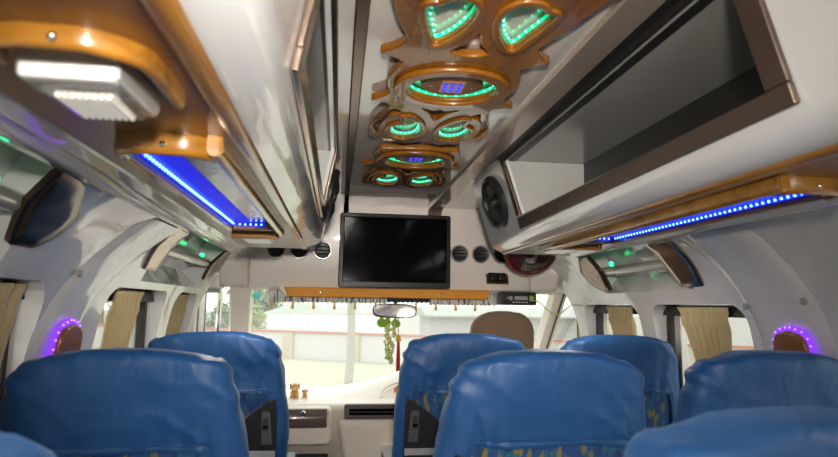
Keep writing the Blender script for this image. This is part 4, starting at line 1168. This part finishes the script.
tree(-6.5, 44, 3.5, .2, 3.4, 'grey-green tree beyond the wall behind the pale heap', M['fol'], .3, 15)
# pale heap beyond the wall
P = []
for i in range(33):
    row = []
    for j in range(17):
        u = i/16 - 1; v = j/8 - 1; r = max(0, 1 - u*u)*max(0, 1 - v*v)
        x = -1.8 + u*5.2; y = 37 + v*3.5
        row.append((x, y, -.7 + 2.0*r**.8 + .45*noise.noise(Vector((x*.5, y*.5, 1)))*r + .25*noise.noise(Vector((x*1.7, y*1.7, 3)))*r))
    P.append(row)
mb = MB(); mb.grid(P); tag(mb.finish('rubble_heap', M['mound'], smooth=0, loc=(-1.8, 37, -.7)), 'pale heap of rubble beyond the compound wall', 'heap')
# block wall building behind, and pale shed on the right
t = thing('block_building', 'pale concrete block building beyond the wall, behind the rear-view mirror', 'building', (9, 33, -.7))
mb = MB(); mb.box((4.6, 32, -.7), (14.5, 36, .80)); mb.finish('block_wall', M['blocks'], t)
mb = MB(); mb.prism([(31.5, .78), (34, 1.25), (36.5, .78), (36.5, .70), (31.5, .70)], 0, 4.3, 14.8); mb.finish('roof', M['mound'], t)
t = thing('shed_building', 'white building with teal windows outside the right windows', 'building', (17, 20, -.7))
mb = MB(); mb.box((13.6, 17, -.7), (24, 24, 2.6)); mb.finish('wall', M['plaster'], t)
for k in range(3):
    mb = MB(); mb.box((13.9+k*2.2, 16.95, .35), (15.7+k*2.2, 17.05, 1.55)); w = mb.finish('window', M['teal_g'], t)
    mb = MB(); mb.box((14.75+k*2.2, 16.9, .35), (14.85+k*2.2, 16.96, 1.55)); mb.finish('mullion', M['plaster'], w)
mb = MB(); mb.box((13.4, 16.6, 1.9), (24.2, 24.2, 2.0)); mb.finish('roof', M['coping'], t)

# ------------------------------------------------------------------ light
w = bpy.data.worlds.new('sky'); scene.world = w; w.use_nodes = True
N = w.node_tree.nodes; L = w.node_tree.links; bg = N['Background']
tc = N.new('ShaderNodeTexCoord'); sp = N.new('ShaderNodeSeparateXYZ'); L.new(tc.outputs['Generated'], sp.inputs[0])
r = N.new('ShaderNodeValToRGB'); r.color_ramp.elements[0].position = .0; r.color_ramp.elements[0].color = (.93, .93, .90, 1)
r.color_ramp.elements[1].position = .5; r.color_ramp.elements[1].color = (.93, .97, 1.0, 1)
L.new(sp.outputs['Z'], r.inputs[0]); L.new(r.outputs[0], bg.inputs['Color']); bg.inputs['Strength'].default_value = 1.7
def area(name, loc, rot, sx, sy, power, color=(1, 1, 1), portal=False):
    l = bpy.data.lights.new(name, 'AREA'); l.shape = 'RECTANGLE'; l.size = sx; l.size_y = sy; l.energy = power; l.color = color
    if portal: l.cycles.is_portal = True
    o = bpy.data.objects.new(name, l); COL.objects.link(o); o.location = loc; o.rotation_euler = rot; return o
# light of the locker lamps, plus added unseen lights that have no fixture
for sd, x, y in ((-1, .502, .582), (-1, .525, 1.90), (1, .48, 1.98), (1, .507, .30), (-1, .507, -.6), (1, .507, -.6)):
    area('lamp_and_fill', (sd*x, y, 1.425), (0, 0, 0), .06, .08, 1.6 if y > 1.5 else .8, (1, .93, .82))
# photographer's flash straight ahead, and an added fill thrown up at the ceiling
fl = area('camera_flash', (-.25, -.10, 1.40), (0, 0, 0), .08, .05, 4.8, (1, .93, .84))
fl.rotation_euler = (PI/2 + math.radians(6), 0, -math.radians(6)); fl.data.spread = math.radians(75)
area('bounce_fill', (-.10, -.70, 1.40), (math.radians(172), 0, 0), .12, .08, 12, (1, .96, .91))

scene.view_settings.view_transform = 'Standard'; scene.view_settings.look = 'None'
scene.view_settings.gamma = 1; scene.view_settings.use_curve_mapping = False
scene.view_settings.exposure = .35
scene.cycles.max_bounces = 10; scene.cycles.diffuse_bounces = 5; scene.cycles.glossy_bounces = 5; scene.cycles.transparent_max_bounces = 16
